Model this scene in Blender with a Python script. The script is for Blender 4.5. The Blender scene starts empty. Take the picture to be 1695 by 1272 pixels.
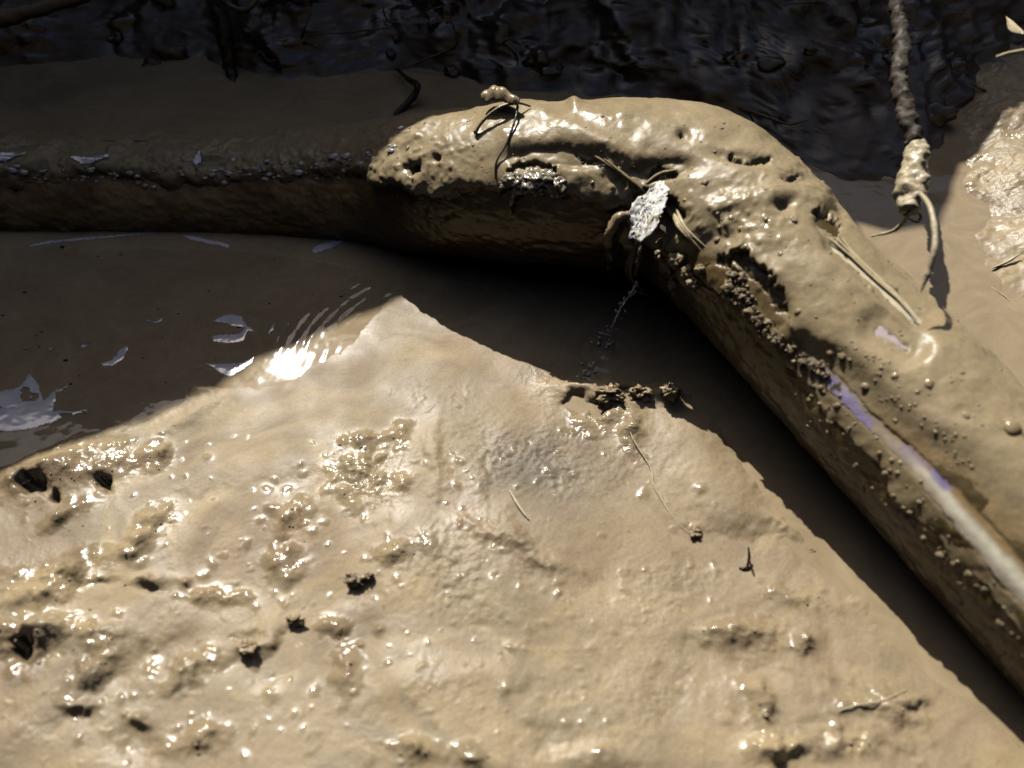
import bpy, bmesh, math, random
import numpy as np
from mathutils import Vector

random.seed(7)
RNG = np.random.default_rng(11)
scene = bpy.context.scene
COL = scene.collection

# ------------------------------------------------------------------ camera
TH = math.radians(52.0)          # pitch below the horizon
FPX = 1330.0                     # focal length in pixels of a 1695 px wide frame
FW = np.array([0, math.cos(TH), -math.sin(TH)])
UP = np.array([0, math.sin(TH), math.cos(TH)])
RT = np.array([1.0, 0, 0])
CAM = -FW * 0.5                  # half a metre from the middle of the picture

cd = bpy.data.cameras.new('camera')
cd.sensor_width = 36.0
cd.lens = 36.0 * FPX / 1695.0
cd.clip_start = 0.01
cd.clip_end = 300.0
cam = bpy.data.objects.new('camera', cd)
COL.objects.link(cam)
cam.location = CAM
cam.rotation_euler = (math.pi / 2 - TH, 0, 0)
scene.camera = cam
cd.dof.use_dof = True
cd.dof.focus_distance = 0.52
cd.dof.aperture_fstop = 4.8

# ------------------------------------------------------------------ light
SUN = np.array([-0.26624478, 0.61377438, 0.74323262])
SUN_EL = math.asin(SUN[2])
SUN_AZ = math.atan2(SUN[0], SUN[1])       # clockwise from +Y is positive x
w = bpy.data.worlds.new('World')
scene.world = w
w.use_nodes = True
nt = w.node_tree
bg = nt.nodes['Background']
sky = nt.nodes.new('ShaderNodeTexSky')
sky.sky_type = 'NISHITA'
sky.sun_disc = False
sky.sun_elevation = SUN_EL
sky.sun_rotation = SUN_AZ
nt.links.new(sky.outputs['Color'], bg.inputs['Color'])
sky.air_density = 0.8
sky.dust_density = 2.5
sky.ozone_density = 0.3
bg.inputs['Strength'].default_value = 0.072
sl = bpy.data.lights.new('sun', 'SUN')
sl.energy = 5.0
sl.angle = math.radians(0.53)
sl.color = (1.0, 0.965, 0.89)
so = bpy.data.objects.new('sun', sl)
COL.objects.link(so)
so.location = (-0.27, 0.61, 2.0)
so.rotation_euler = Vector(SUN).to_track_quat('Z', 'Y').to_euler()
scene.view_settings.view_transform = 'Standard'
scene.view_settings.look = 'None'
scene.view_settings.exposure = 0.2
scene.view_settings.gamma = 1.0
scene.view_settings.use_curve_mapping = False
scene.cycles.max_bounces = 6
scene.cycles.diffuse_bounces = 0

# ------------------------------------------------------------------ helpers
def at(px, py, z=0.0):
    r = FW + RT * (px - 847.5) / FPX + UP * (636 - py) / FPX
    return CAM + r * ((z - CAM[2]) / r[2])

def project(p):
    d = np.asarray(p) - CAM
    wd = d @ FW
    return 847.5 + FPX * (d @ RT) / wd, 636 - FPX * (d @ UP) / wd, wd

def _hash(ix, iy, iz):
    h = (ix * 374761393 + iy * 668265263 + iz * 2147483647 + 1013904223) & 0xFFFFFFFF
    h = ((h ^ (h >> 13)) * 1274126177) & 0xFFFFFFFF
    h = ((h ^ (h >> 16)) * 2246822519) & 0xFFFFFFFF
    return ((h ^ (h >> 15)) & 0xFFFFFF) / float(0xFFFFFF)

def vnoise(x, y, z=None):
    """smooth value noise, -1..1"""
    x = np.asarray(x, float); y = np.asarray(y, float)
    z = np.zeros_like(x) if z is None else np.asarray(z, float) + 0 * x
    xi = np.floor(x).astype(np.int64); yi = np.floor(y).astype(np.int64); zi = np.floor(z).astype(np.int64)
    xf = x - xi; yf = y - yi; zf = z - zi
    u = xf**3 * (xf * (xf * 6 - 15) + 10); v = yf**3 * (yf * (yf * 6 - 15) + 10); t = zf**3 * (zf * (zf * 6 - 15) + 10)
    def layer(k):
        a = _hash(xi, yi, zi + k); b = _hash(xi + 1, yi, zi + k)
        c = _hash(xi, yi + 1, zi + k); d = _hash(xi + 1, yi + 1, zi + k)
        return a + u * (b - a) + v * (c - a) + u * v * (a - b - c + d)
    l0 = layer(0)
    if not np.any(zf):
        return l0 * 2 - 1
    l1 = layer(1)
    return (l0 + t * (l1 - l0)) * 2 - 1

def fbm(x, y, z=None, oct=4, lac=2.03, gain=0.5, seed=0.0):
    s = 0; a = 1.0; n = 0
    x = np.asarray(x) + seed * 17.31; y = np.asarray(y) + seed * 9.77
    for k in range(oct):
        # rotate each octave a little so that the lattice does not show
        c, q = math.cos(0.6 * k), math.sin(0.6 * k)
        s = s + a * vnoise(c * x - q * y, q * x + c * y, None if z is None else z)
        n += a; a *= gain
        x = x * lac + 3.1; y = y * lac + 1.7
        if z is not None: z = np.asarray(z) * lac + 5.3
    return s / n

def sm(a, b, x):
    t = np.clip((x - a) / (b - a), 0, 1)
    return t * t * (3 - 2 * t)

def seg_dist(x, y, pts):
    """distance to a polyline and signed side (+ on its right hand going along it)"""
    best = np.full(np.shape(x), 1e9); side = np.zeros(np.shape(x)); par = np.zeros(np.shape(x))
    for i in range(len(pts) - 1):
        ax, ay = pts[i][:2]; bx, by = pts[i + 1][:2]
        dx, dy = bx - ax, by - ay
        L = dx * dx + dy * dy
        t = np.clip(((x - ax) * dx + (y - ay) * dy) / L, 0, 1)
        ex = x - ax - t * dx; ey = y - ay - t * dy
        d = ex * ex + ey * ey
        m = d < best
        best = np.where(m, d, best)
        side = np.where(m, np.sign(ex * dy - ey * dx), side)
        par = np.where(m, i + t, par)
    return np.sqrt(best), side, par

def mesh_np(name, V, F, mat=None, parent=None, attrs=None, smooth=True):
    me = bpy.data.meshes.new(name)
    V = np.ascontiguousarray(V, np.float32); F = np.ascontiguousarray(F, np.int32)
    n = F.shape[1]
    me.vertices.add(len(V)); me.vertices.foreach_set('co', V.ravel())
    me.loops.add(F.size); me.loops.foreach_set('vertex_index', F.ravel())
    me.polygons.add(len(F)); me.polygons.foreach_set('loop_start', np.arange(0, F.size, n, dtype=np.int32))
    me.update(calc_edges=True)
    if smooth:
        me.polygons.foreach_set('use_smooth', np.ones(len(F), bool))
    for k, a in (attrs or {}).items():
        if a.ndim == 2:
            at_ = me.attributes.new(k, 'FLOAT_COLOR', 'POINT')
            c = np.ones((len(V), 4), np.float32); c[:, :3] = a
            at_.data.foreach_set('color', c.ravel())
        else:
            at_ = me.attributes.new(k, 'FLOAT', 'POINT')
            at_.data.foreach_set('value', np.ascontiguousarray(a, np.float32))
    o = bpy.data.objects.new(name, me)
    COL.objects.link(o)
    if mat: me.materials.append(mat)
    if parent: o.parent = parent
    return o

def grid_faces(nu, nv, keep=None, wrap=False):
    iu = np.arange(nu - 1); iv = np.arange(nv if wrap else nv - 1)
    A, B = np.meshgrid(iu, iv, indexing='ij')
    B2 = (B + 1) % nv
    F = np.stack([A * nv + B, (A + 1) * nv + B, (A + 1) * nv + B2, A * nv + B2], -1).reshape(-1, 4)
    if keep is not None:
        F = F[keep[F].any(1)]
    return F

def compact(V, F, attrs):
    used = np.zeros(len(V), bool); used[F.ravel()] = True
    idx = np.cumsum(used) - 1
    return V[used], idx[F], {k: a[used] for k, a in attrs.items()}

def catmull(P, n):
    P = np.asarray(P, float)
    P = np.vstack([2 * P[0] - P[1], P, 2 * P[-1] - P[-2]])
    out = []
    m = len(P) - 3
    for u in np.linspace(0, m, n):
        i = min(int(u), m - 1); t = u - i
        a, b, c, d = P[i:i + 4]
        out.append(0.5 * (2 * b + (c - a) * t + (2 * a - 5 * b + 4 * c - d) * t * t + (3 * b - a - 3 * c + d) * t**3))
    return np.array(out)

def tag(o, label=None, cat=None, group=None, kind=None):
    if label: o['label'] = label
    if cat: o['category'] = cat
    if group: o['group'] = group
    if kind: o['kind'] = kind
    return o

def empty(name, loc):
    o = bpy.data.objects.new(name, None)
    o.empty_display_size = 0.01
    COL.objects.link(o)
    o.location = loc
    return o

def tube_vf(pts, radii, n=36, sides=10, rough=0.12, seed=0, freq=220.0):
    """tapered wobbly tube through 3D points; returns verts, quad faces (tips closed)"""
    P = catmull(pts, n)
    R = np.interp(np.linspace(0, 1, n), np.linspace(0, 1, len(radii)), radii)
    T = np.gradient(P, axis=0); T /= np.linalg.norm(T, axis=1)[:, None] + 1e-12
    ref = np.array([0.13, 0.21, 0.97])
    V = np.zeros((n, sides, 3))
    for i in range(n):
        a = np.cross(T[i], ref); a /= np.linalg.norm(a) + 1e-9
        b = np.cross(T[i], a)
        an = np.linspace(0, 2 * math.pi, sides, endpoint=False)
        V[i] = P[i] + (np.cos(an)[:, None] * a + np.sin(an)[:, None] * b) * R[i]
    d = V - P[:, None]
    k = fbm(V[..., 0] * freq + seed, V[..., 1] * freq, V[..., 2] * freq, oct=3)
    V = P[:, None] + d * (1 + rough * k * 2)[..., None]
    V[0] = P[0] + (V[0] - P[0]) * 0.15; V[-1] = P[-1] + (V[-1] - P[-1]) * 0.15
    return V.reshape(-1, 3), grid_faces(n, sides, wrap=True)

def join_vf(parts):
    Vs, Fs, o = [], [], 0
    tri = any(F.shape[1] == 3 for _, F in parts)
    for V, F in parts:
        if tri and F.shape[1] == 4: F = np.concatenate([F[:, :3], F[:, [0, 2, 3]]])
        Vs.append(V); Fs.append(F + o); o += len(V)
    return np.vstack(Vs), np.vstack(Fs)

_ico = {}
def ico(sub):
    if sub not in _ico:
        bm = bmesh.new(); bmesh.ops.create_icosphere(bm, subdivisions=sub, radius=1.0)
        V = np.array([v.co[:] for v in bm.verts]); F = np.array([[v.index for v in f.verts] for f in bm.faces]); bm.free()
        _ico[sub] = (V, F)
    return _ico[sub]

def clod_vf(c, r, sub=4, rough=0.35, seed=0, f=1.3):
    V, F = ico(sub)
    r = np.asarray(r, float) * np.ones(3)
    n = fbm(V[:, 0] * f + seed, V[:, 1] * f, V[:, 2] * f, oct=5, seed=seed * 0.37)
    return np.asarray(c) + V * (1 + rough * n)[:, None] * r, F

# ------------------------------------------------------------------ materials
def principled(name):
    m = bpy.data.materials.new(name); m.use_nodes = True
    return m, m.node_tree, m.node_tree.nodes['Principled BSDF']

def mud_material(name, colors, rough=(0.12, 0.5), scale=14.0, bump=0.5, fine=700.0, attr_tint=None, ior=1.36, wet_attr=None, pos_bump=0.0006, gloss_attr=None):
    m, t, b = principled(name)
    N, L = t.nodes, t.links
    tc = N.new('ShaderNodeTexCoord')
    n1 = N.new('ShaderNodeTexNoise'); n1.inputs['Scale'].default_value = scale; n1.inputs['Detail'].default_value = 7; n1.inputs['Distortion'].default_value = 1.6
    L.new(tc.outputs['Object'], n1.inputs['Vector'])
    cr = N.new('ShaderNodeValToRGB')
    e = cr.color_ramp.elements
    pos = np.linspace(0.3, 0.7, len(colors))
    e[0].position = pos[0]; e[0].color = (*colors[0], 1); e[1].position = pos[-1]; e[1].color = (*colors[-1], 1)
    for p_, c_ in zip(pos[1:-1], colors[1:-1]):
        k = e.new(p_); k.color = (*c_, 1)
    L.new(n1.outputs['Fac'], cr.inputs['Fac'])
    # fine grain of silt
    n2 = N.new('ShaderNodeTexNoise'); n2.inputs['Scale'].default_value = fine; n2.inputs['Detail'].default_value = 4
    L.new(tc.outputs['Object'], n2.inputs['Vector'])
    mr = N.new('ShaderNodeMapRange'); mr.inputs['From Min'].default_value = 0.25; mr.inputs['From Max'].default_value = 0.75; mr.inputs['To Min'].default_value = 0.86; mr.inputs['To Max'].default_value = 1.12
    L.new(n2.outputs['Fac'], mr.inputs['Value'])
    mx = N.new('ShaderNodeMix'); mx.data_type = 'RGBA'; mx.blend_type = 'MULTIPLY'; mx.inputs[0].default_value = 1.0
    L.new(cr.outputs['Color'], mx.inputs[6]); L.new(mr.outputs['Result'], mx.inputs[7])
    out = mx.outputs[2]
    if attr_tint:
        a = N.new('ShaderNodeAttribute'); a.attribute_name = attr_tint
        m2 = N.new('ShaderNodeMix'); m2.data_type = 'RGBA'; m2.blend_type = 'MULTIPLY'; m2.inputs[0].default_value = 1.0
        L.new(out, m2.inputs[6]); L.new(a.outputs['Color'], m2.inputs[7]); out = m2.outputs[2]
    L.new(out, b.inputs['Base Color'])
    n3 = N.new('ShaderNodeTexNoise'); n3.inputs['Scale'].default_value = scale * 2.3; n3.inputs['Detail'].default_value = 5
    L.new(tc.outputs['Object'], n3.inputs['Vector'])
    m3 = N.new('ShaderNodeMapRange'); m3.inputs['From Min'].default_value = 0.35; m3.inputs['From Max'].default_value = 0.65; m3.inputs['To Min'].default_value = rough[0]; m3.inputs['To Max'].default_value = rough[1]
    L.new(n3.outputs['Fac'], m3.inputs['Value'])
    rough_out = m3.outputs['Result']
    if gloss_attr:
        ga = N.new('ShaderNodeAttribute'); ga.attribute_name = gloss_attr
        gm = N.new('ShaderNodeMix'); gm.data_type = 'FLOAT'; gm.clamp_factor = True
        L.new(ga.outputs['Fac'], gm.inputs[0]); L.new(rough_out, gm.inputs[2]); gm.inputs[3].default_value = 0.12
        rough_out = gm.outputs[0]
    L.new(rough_out, b.inputs['Roughness'])
    b.inputs['IOR'].default_value = ior
    bp = N.new('ShaderNodeBump'); bp.inputs['Strength'].default_value = bump; bp.inputs['Distance'].default_value = pos_bump
    n4 = N.new('ShaderNodeTexNoise'); n4.inputs['Scale'].default_value = fine * 0.62; n4.inputs['Detail'].default_value = 3
    L.new(tc.outputs['Object'], n4.inputs['Vector'])
    if wet_attr:
        a2 = N.new('ShaderNodeAttribute'); a2.attribute_name = wet_attr
        mm = N.new('ShaderNodeMath'); mm.operation = 'MULTIPLY'
        L.new(n4.outputs['Fac'], mm.inputs[0]); L.new(a2.outputs['Fac'], mm.inputs[1]); L.new(mm.outputs[0], bp.inputs['Height'])
    else:
        L.new(n4.outputs['Fac'], bp.inputs['Height'])
    L.new(bp.outputs['Normal'], b.inputs['Normal'])
    return m

TAN = [(0.258, 0.196, 0.121), (0.293, 0.224, 0.139), (0.322, 0.248, 0.154), (0.278, 0.217, 0.143)]
M_MUD = mud_material('wet_tan_mud', TAN, rough=(0.48, 0.76), scale=11, bump=1.0, fine=650, attr_tint='tint', wet_attr='grain', pos_bump=0.0006, gloss_attr='gloss', ior=1.46)
M_COAT = mud_material('thick_tan_mud', [(0.275, 0.212, 0.122), (0.32, 0.25, 0.147), (0.295, 0.23, 0.136)], rough=(0.2, 0.48), scale=16, bump=0.7, fine=520, pos_bump=0.0004, attr_tint='tint')
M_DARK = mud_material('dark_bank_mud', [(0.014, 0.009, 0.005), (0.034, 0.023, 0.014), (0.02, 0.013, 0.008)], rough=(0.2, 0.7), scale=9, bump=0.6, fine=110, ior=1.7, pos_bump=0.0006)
M_BEAD = mud_material('wet_mud_drops', [(0.26, 0.2, 0.118), (0.31, 0.242, 0.142)], rough=(0.08, 0.2), scale=60, bump=0.6, fine=700, pos_bump=0.0004)
M_LUMP = mud_material('lumpy_tan_mud', [(0.285, 0.21, 0.12), (0.33, 0.25, 0.148)], rough=(0.15, 0.4), scale=60, bump=0.9, fine=600, pos_bump=0.0005)
M_STEM = mud_material('dull_dark_bark', [(0.012, 0.008, 0.005), (0.045, 0.033, 0.022), (0.09, 0.075, 0.06)], rough=(0.5, 0.85), scale=70, bump=1.0, fine=420, pos_bump=0.001)
M_FLECK = mud_material('wet_silver_flecks', [(0.25, 0.23, 0.21), (0.42, 0.41, 0.42)], rough=(0.06, 0.16), scale=60, bump=0.4, fine=700, ior=2.0)
M_CRUST = mud_material('crumbly_soil', [(0.16, 0.118, 0.07), (0.26, 0.2, 0.125), (0.2, 0.15, 0.09)], rough=(0.2, 0.6), scale=60, bump=1.0, fine=900, pos_bump=0.0006)
M_ROOT = mud_material('muddy_root_bark', [(0.09, 0.062, 0.036), (0.17, 0.125, 0.075), (0.12, 0.085, 0.05)], rough=(0.2, 0.5), scale=60, bump=0.8, fine=600)
M_BLACKROOT = mud_material('dark_wet_twig', [(0.02, 0.013, 0.008), (0.045, 0.03, 0.018)], rough=(0.15, 0.5), scale=60, bump=0.8, fine=500)
M_STRAW = mud_material('dry_straw', [(0.42, 0.34, 0.19), (0.55, 0.46, 0.28)], rough=(0.35, 0.6), scale=80, bump=0.4, fine=900)
M_BLOCKER = mud_material('sky_blocker_earth', [(0.035, 0.024, 0.015), (0.06, 0.043, 0.027)], rough=(0.5, 0.8), scale=14, bump=0.8, fine=200)  # for the unseen walls added to block the low sky
M_PALE = mud_material('pale_drying_mud', [(0.42, 0.345, 0.225), (0.52, 0.44, 0.30)], rough=(0.22, 0.5), scale=50, bump=0.9, fine=600)
M_BRANCH = mud_material('pale_brown_bark', [(0.14, 0.095, 0.05), (0.24, 0.17, 0.095)], rough=(0.35, 0.6), scale=40, bump=0.8, fine=500)
M_GREYFILM = mud_material('grey_slick_mud', [(0.22, 0.185, 0.135), (0.34, 0.29, 0.22)], rough=(0.08, 0.22), scale=60, bump=0.8, fine=500, ior=1.5)
M_WETCRUMB = mud_material('wet_crumbs', TAN, rough=(0.05, 0.13), scale=40, bump=0.3, fine=700, ior=1.5)
M_WHITE = mud_material('torn_white_plastic', [(0.40, 0.33, 0.22), (0.72, 0.70, 0.66), (0.8, 0.79, 0.77), (0.45, 0.37, 0.25)], rough=(0.45, 0.7), scale=120, bump=0.5, fine=800)

def water_material(name, c0, c1, rough=0.04):
    m, t, b = principled(name)
    N, L = t.nodes, t.links
    tc = N.new('ShaderNodeTexCoord')
    n1 = N.new('ShaderNodeTexNoise'); n1.inputs['Scale'].default_value = 9; n1.inputs['Detail'].default_value = 6; n1.inputs['Distortion'].default_value = 2.2
    L.new(tc.outputs['Object'], n1.inputs['Vector'])
    cr = N.new('ShaderNodeValToRGB'); e = cr.color_ramp.elements
    e[0].position = 0.35; e[0].color = (*c0, 1); e[1].position = 0.65; e[1].color = (*c1, 1)
    L.new(n1.outputs['Fac'], cr.inputs['Fac'])
    w1 = N.new('ShaderNodeTexNoise'); w1.inputs['Scale'].default_value = 26; w1.inputs['Detail'].default_value = 8; w1.inputs['Roughness'].default_value = .65; w1.inputs['Distortion'].default_value = 3.5
    L.new(tc.outputs['Object'], w1.inputs['Vector'])
    wr = N.new('ShaderNodeMapRange'); wr.inputs['From Min'].default_value = .3; wr.inputs['From Max'].default_value = .7; wr.inputs['To Min'].default_value = .84; wr.inputs['To Max'].default_value = 1.1
    L.new(w1.outputs['Fac'], wr.inputs['Value'])
    wm = N.new('ShaderNodeMix'); wm.data_type = 'RGBA'; wm.blend_type = 'MULTIPLY'; wm.inputs[0].default_value = 1
    L.new(cr.outputs['Color'], wm.inputs[6]); L.new(wr.outputs['Result'], wm.inputs[7]); L.new(wm.outputs[2], b.inputs['Base Color'])
    b.inputs['Roughness'].default_value = rough
    b.inputs['IOR'].default_value = 1.45
    n2 = N.new('ShaderNodeTexNoise'); n2.inputs['Scale'].default_value = 55; n2.inputs['Detail'].default_value = 2
    L.new(tc.outputs['Object'], n2.inputs['Vector'])
    bp = N.new('ShaderNodeBump'); bp.inputs['Strength'].default_value = 0.4; bp.inputs['Distance'].default_value = 0.0006
    L.new(n2.outputs['Fac'], bp.inputs['Height']); L.new(bp.outputs['Normal'], b.inputs['Normal'])
    return m
M_WATER = water_material('silty_water', (0.295, 0.226, 0.139), (0.345, 0.268, 0.166))

def film_material():
    m, t, b = principled('pale_sheen_foam')
    N, L = t.nodes, t.links
    tc = N.new('ShaderNodeTexCoord')
    n1 = N.new('ShaderNodeTexNoise'); n1.inputs['Scale'].default_value = 90; n1.inputs['Detail'].default_value = 6
    L.new(tc.outputs['Object'], n1.inputs['Vector'])
    cr = N.new('ShaderNodeValToRGB'); e = cr.color_ramp.elements
    e[0].position = 0.3; e[0].color = (0.60, 0.60, 0.67, 1); e[1].position = 0.7; e[1].color = (0.85, 0.85, 0.93, 1)  # pale base colour holds sky reflections put on the water; foam shares it
    L.new(n1.outputs['Fac'], cr.inputs['Fac']); L.new(cr.outputs['Color'], b.inputs['Base Color'])
    b.inputs['Roughness'].default_value = 0.12
    b.inputs['IOR'].default_value = 2.6
    # the pale sheet fades to nothing at its rim
    a = N.new('ShaderNodeAttribute'); a.attribute_name = 'film'
    n2 = N.new('ShaderNodeTexNoise'); n2.inputs['Scale'].default_value = 420; n2.inputs['Detail'].default_value = 5
    L.new(tc.outputs['Object'], n2.inputs['Vector'])
    ad = N.new('ShaderNodeMath'); ad.operation = 'ADD'; L.new(a.outputs['Fac'], ad.inputs[0]); L.new(n2.outputs['Fac'], ad.inputs[1])
    mr = N.new('ShaderNodeMapRange'); mr.inputs['From Min'].default_value = .55; mr.inputs['From Max'].default_value = 1.15; mr.inputs['To Max'].default_value = .92
    L.new(ad.outputs[0], mr.inputs['Value'])
    L.new(mr.outputs['Result'], b.inputs['Alpha'])
    return m
M_SHEEN_FOAM = film_material()

def drop_material():
    m, t, b = principled('clear_water')
    b.inputs['Base Color'].default_value = (.95, .96, .97, 1); b.inputs['Roughness'].default_value = .02
    b.inputs['IOR'].default_value = 1.9; b.inputs['Transmission Weight'].default_value = .3
    return m
M_DROP = drop_material()

# ------------------------------------------------------------------ pipe centre line
KN = [(-420, 320, -.004, .048), (-150, 322, -.004, .048), (150, 323, -.004, .048), (400, 324, -.003, .0475), (540, 321, .004, .047), (640, 317, .016, .0465), (740, 312, .040, .047),
      (850, 313, .053, .049), (950, 312, .060, .0505), (1050, 313, .0635, .052), (1140, 336, .0645, .0535), (1215, 398, .0630, .0525),
      (1300, 492, .060, .049), (1440, 640, .0525, .048), (1582, 789, .045, .048), (1800, 1017, .033, .048), (2050, 1280, .020, .048)]
KP = np.array([[*at(a, b, c), r] for a, b, c, r in KN])
NS, NP = 1150, 300
CL4 = catmull(KP, 4000)
arc = np.concatenate([[0], np.cumsum(np.linalg.norm(np.diff(CL4[:, :3], axis=0), axis=1))])
SL = arc[-1]
ss = np.linspace(0, SL, NS)
CL = np.stack([np.interp(ss, arc, CL4[:, k]) for k in range(4)], -1)
TT = np.gradient(CL[:, :3], axis=0); TT /= np.linalg.norm(TT, axis=1)[:, None]
ZU = np.array([0, 0, 1.0]) - TT * TT[:, 2:3]; ZU /= np.linalg.norm(ZU, axis=1)[:, None]
FF = np.cross(TT, -ZU)                     # horizontal, towards the camera side
if FF[100, 1] > 0: FF = -FF
PH = np.linspace(-math.pi, math.pi, NP, endpoint=False)
NRM = np.cos(PH)[None, :, None] * ZU[:, None] + np.sin(PH)[None, :, None] * FF[:, None]      # (NS,NP,3)
BASE = CL[:, None, :3] + NRM * CL[:, None, 3:4]
PX, PY, PD = project(BASE.reshape(-1, 3))
PX = PX.reshape(NS, NP); PY = PY.reshape(NS, NP)
FACING = (np.einsum('ijk,ijk->ij', NRM, CAM - BASE) > 0)
S2 = np.repeat(ss[:, None], NP, 1); P2 = np.repeat(PH[None], NS, 0)
from mathutils.kdtree import KDTree
_fi, _fj = np.nonzero(FACING & (PX > -300) & (PX < 2000) & (PY > 100) & (PY < 1400))
_kd = KDTree(len(_fi))
for _k in range(len(_fi)):
    _kd.insert((PX[_fi[_k], _fj[_k]], PY[_fi[_k], _fj[_k]], 0), _k)
_kd.balance()
def on_pipe(px, py, lift=0.0):
    """nearest camera-facing point of the pipe skin: position, normal, (s, phi) indices"""
    k = _kd.find((px, py, 0))[1]
    i, j = int(_fi[k]), int(_fj[k])
    return BASE[i, j] + NRM[i, j] * lift, NRM[i, j], (i, j)

# surface coordinates for smooth noise on the tube (3D position)
BX, BY, BZ = BASE[..., 0], BASE[..., 1], BASE[..., 2]

def s_of(px, py):
    return ss[on_pipe(px, py)[2][0]]

# lower edge of the thick mud coat (phi, radians, towards the camera), by arc length
edge_px = [(0, 296), (150, 298), (300, 296), (420, 292), (520, 298), (600, 304), (650, 316), (700, 328), (760, 322), (830, 330), (860, 300), (900, 300), (960, 330), (1010, 345), (1040, 350)]
es, ep = [], []
for q in edge_px:
    i, j = on_pipe(*q)[2]; es.append(ss[i]); ep.append(PH[j])
s_elbow = es[-1]
es += [s_elbow + .03, s_elbow + .06, s_elbow + .12]; ep += [1.2, 1.45, 1.28]
es += [SL]; ep += [1.22]
edge = np.interp(ss, es, ep)[:, None] + 0.13 * fbm(S2 * 40, P2 * 0 + 3.3, oct=4) + 0.16 * fbm(BX * 70, BY * 70, BZ * 70, oct=4) + (0.22 * fbm(BX * 30, BY * 30, BZ * 30, oct=3, seed=90)) * (1 - sm(.45, .62, S2))
PH2 = P2
lip = edge - PH2                                            # >0 inside the coat
inside = sm(0.0, 0.13, lip)
thick = 0.0065 * inside * (0.75 + 0.25 * np.exp(-(lip / 0.35)**2))   # rolled lip at the edge
leftm = 1 - sm(s_of(560, 300), s_of(690, 300), S2)
thick *= 1 - .5 * leftm
thick += inside * leftm * 0.0016 * fbm(BX * 120, BY * 120, BZ * 120, oct=4, seed=91)
thick += inside * (0.0028 * fbm(BX * 22, BY * 22, BZ * 22, oct=3) + 0.0014 * fbm(BX * 75, BY * 75, BZ * 75, oct=3, seed=2))
# hummocks on the wet crown of the left half
def patch(px, py, rx, ry, ang=0.0):
    c, s_ = math.cos(ang), math.sin(ang)
    dx, dy = PX - px, PY - py
    u = (c * dx + s_ * dy) / rx; v = (-s_ * dx + c * dy) / ry
    return np.where(FACING, np.exp(-(u * u + v * v)), 0)
rough_zone = np.clip(patch(690, 265, 90, 60) + patch(500, 285, 200, 25) + patch(240, 285, 220, 20) + patch(1000, 290, 120, 40, .3) + patch(1150, 460, 70, 60) + 0.7 * patch(1330, 300, 80, 60) + patch(1230, 380, 80, 60), 0, 1)
thick += rough_zone * (0.0010 * fbm(BX * 180, BY * 180, BZ * 180, oct=3, seed=4) + 0.0008 * np.maximum(0, fbm(BX * 330, BY * 330, BZ * 330, oct=2, seed=5) - .1) * 3) * inside
# dents and holes (mm) in the coat
for (a, b, rx, ry, an, h) in [(1130, 228, 9, 7, 0, -5), (1225, 268, 42, 9, .2, -6.5), (1310, 305, 22, 8, .3, -4.5), (1208, 240, 60, 16, .1, -2), (900, 262, 60, 14, -.05, -8), (960, 268, 40, 12, .1, -7),
                             (1095, 285, 45, 13, -.1, -8), (1372, 372, 20, 22, .5, -9), (1300, 345, 14, 8, 0, -4), (1180, 415, 60, 22, -.5, -5), (1265, 500, 45, 22, .75, -6), (1287, 520, 20, 30, 0, -7),
                             (1150, 430, 50, 30, 0, -3), (690, 282, 12, 9, 0, -6), (730, 267, 7, 6, 0, -4), (1060, 380, 40, 60, 0, -6), (1020, 300, 30, 12, .5, -3), (1290, 350, 12, 6, 0, -3),
                             (1000, 245, 70, 14, .35, 2.5), (1250, 335, 120, 14, -.12, 2), (1330, 430, 90, 40, .6, 2.0), (1240, 480, 22, 20, .5, 3), (850, 195, 40, 12, 0, 1.5), (950, 182, 12, 9, 0, 4.0)]:
    thick += patch(a, b, rx, ry, an) * h * 1e-3
thick = np.where(inside > .5, np.maximum(thick, 0.0009), thick)
# the upper layer ends in a ragged step; below it only a thin film of mud is left
step = [(1010, 250), (1040, 345), (1105, 415), (1190, 424), (1235, 452), (1282, 466), (1296, 520), (1340, 585), (1400, 645), (1470, 715), (1560, 800), (1650, 900), (1800, 1070)]
dst, sst, tst = seg_dist(PX, PY, step)
_, s0, _ = seg_dist(np.array([1200.]), np.array([560.]), step)
under = np.where(FACING, dst * sst * s0[0], np.where(P2 > 0, 90, -90)) + 7 * fbm(PX / 16, PY / 16, oct=3, seed=5)
under = np.where(S2 > s_of(1045, 350), under, -90)
stepw = sm(-2, 5, under) * (1 - .75 * sm(5.5, 8, tst))
thick -= stepw * np.clip(thick - 0.0018, 0, 0.0052) * .92
thick += stepw * inside * 0.0006 * fbm(BX * 160, BY * 160, BZ * 160, oct=3, seed=13)
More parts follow.
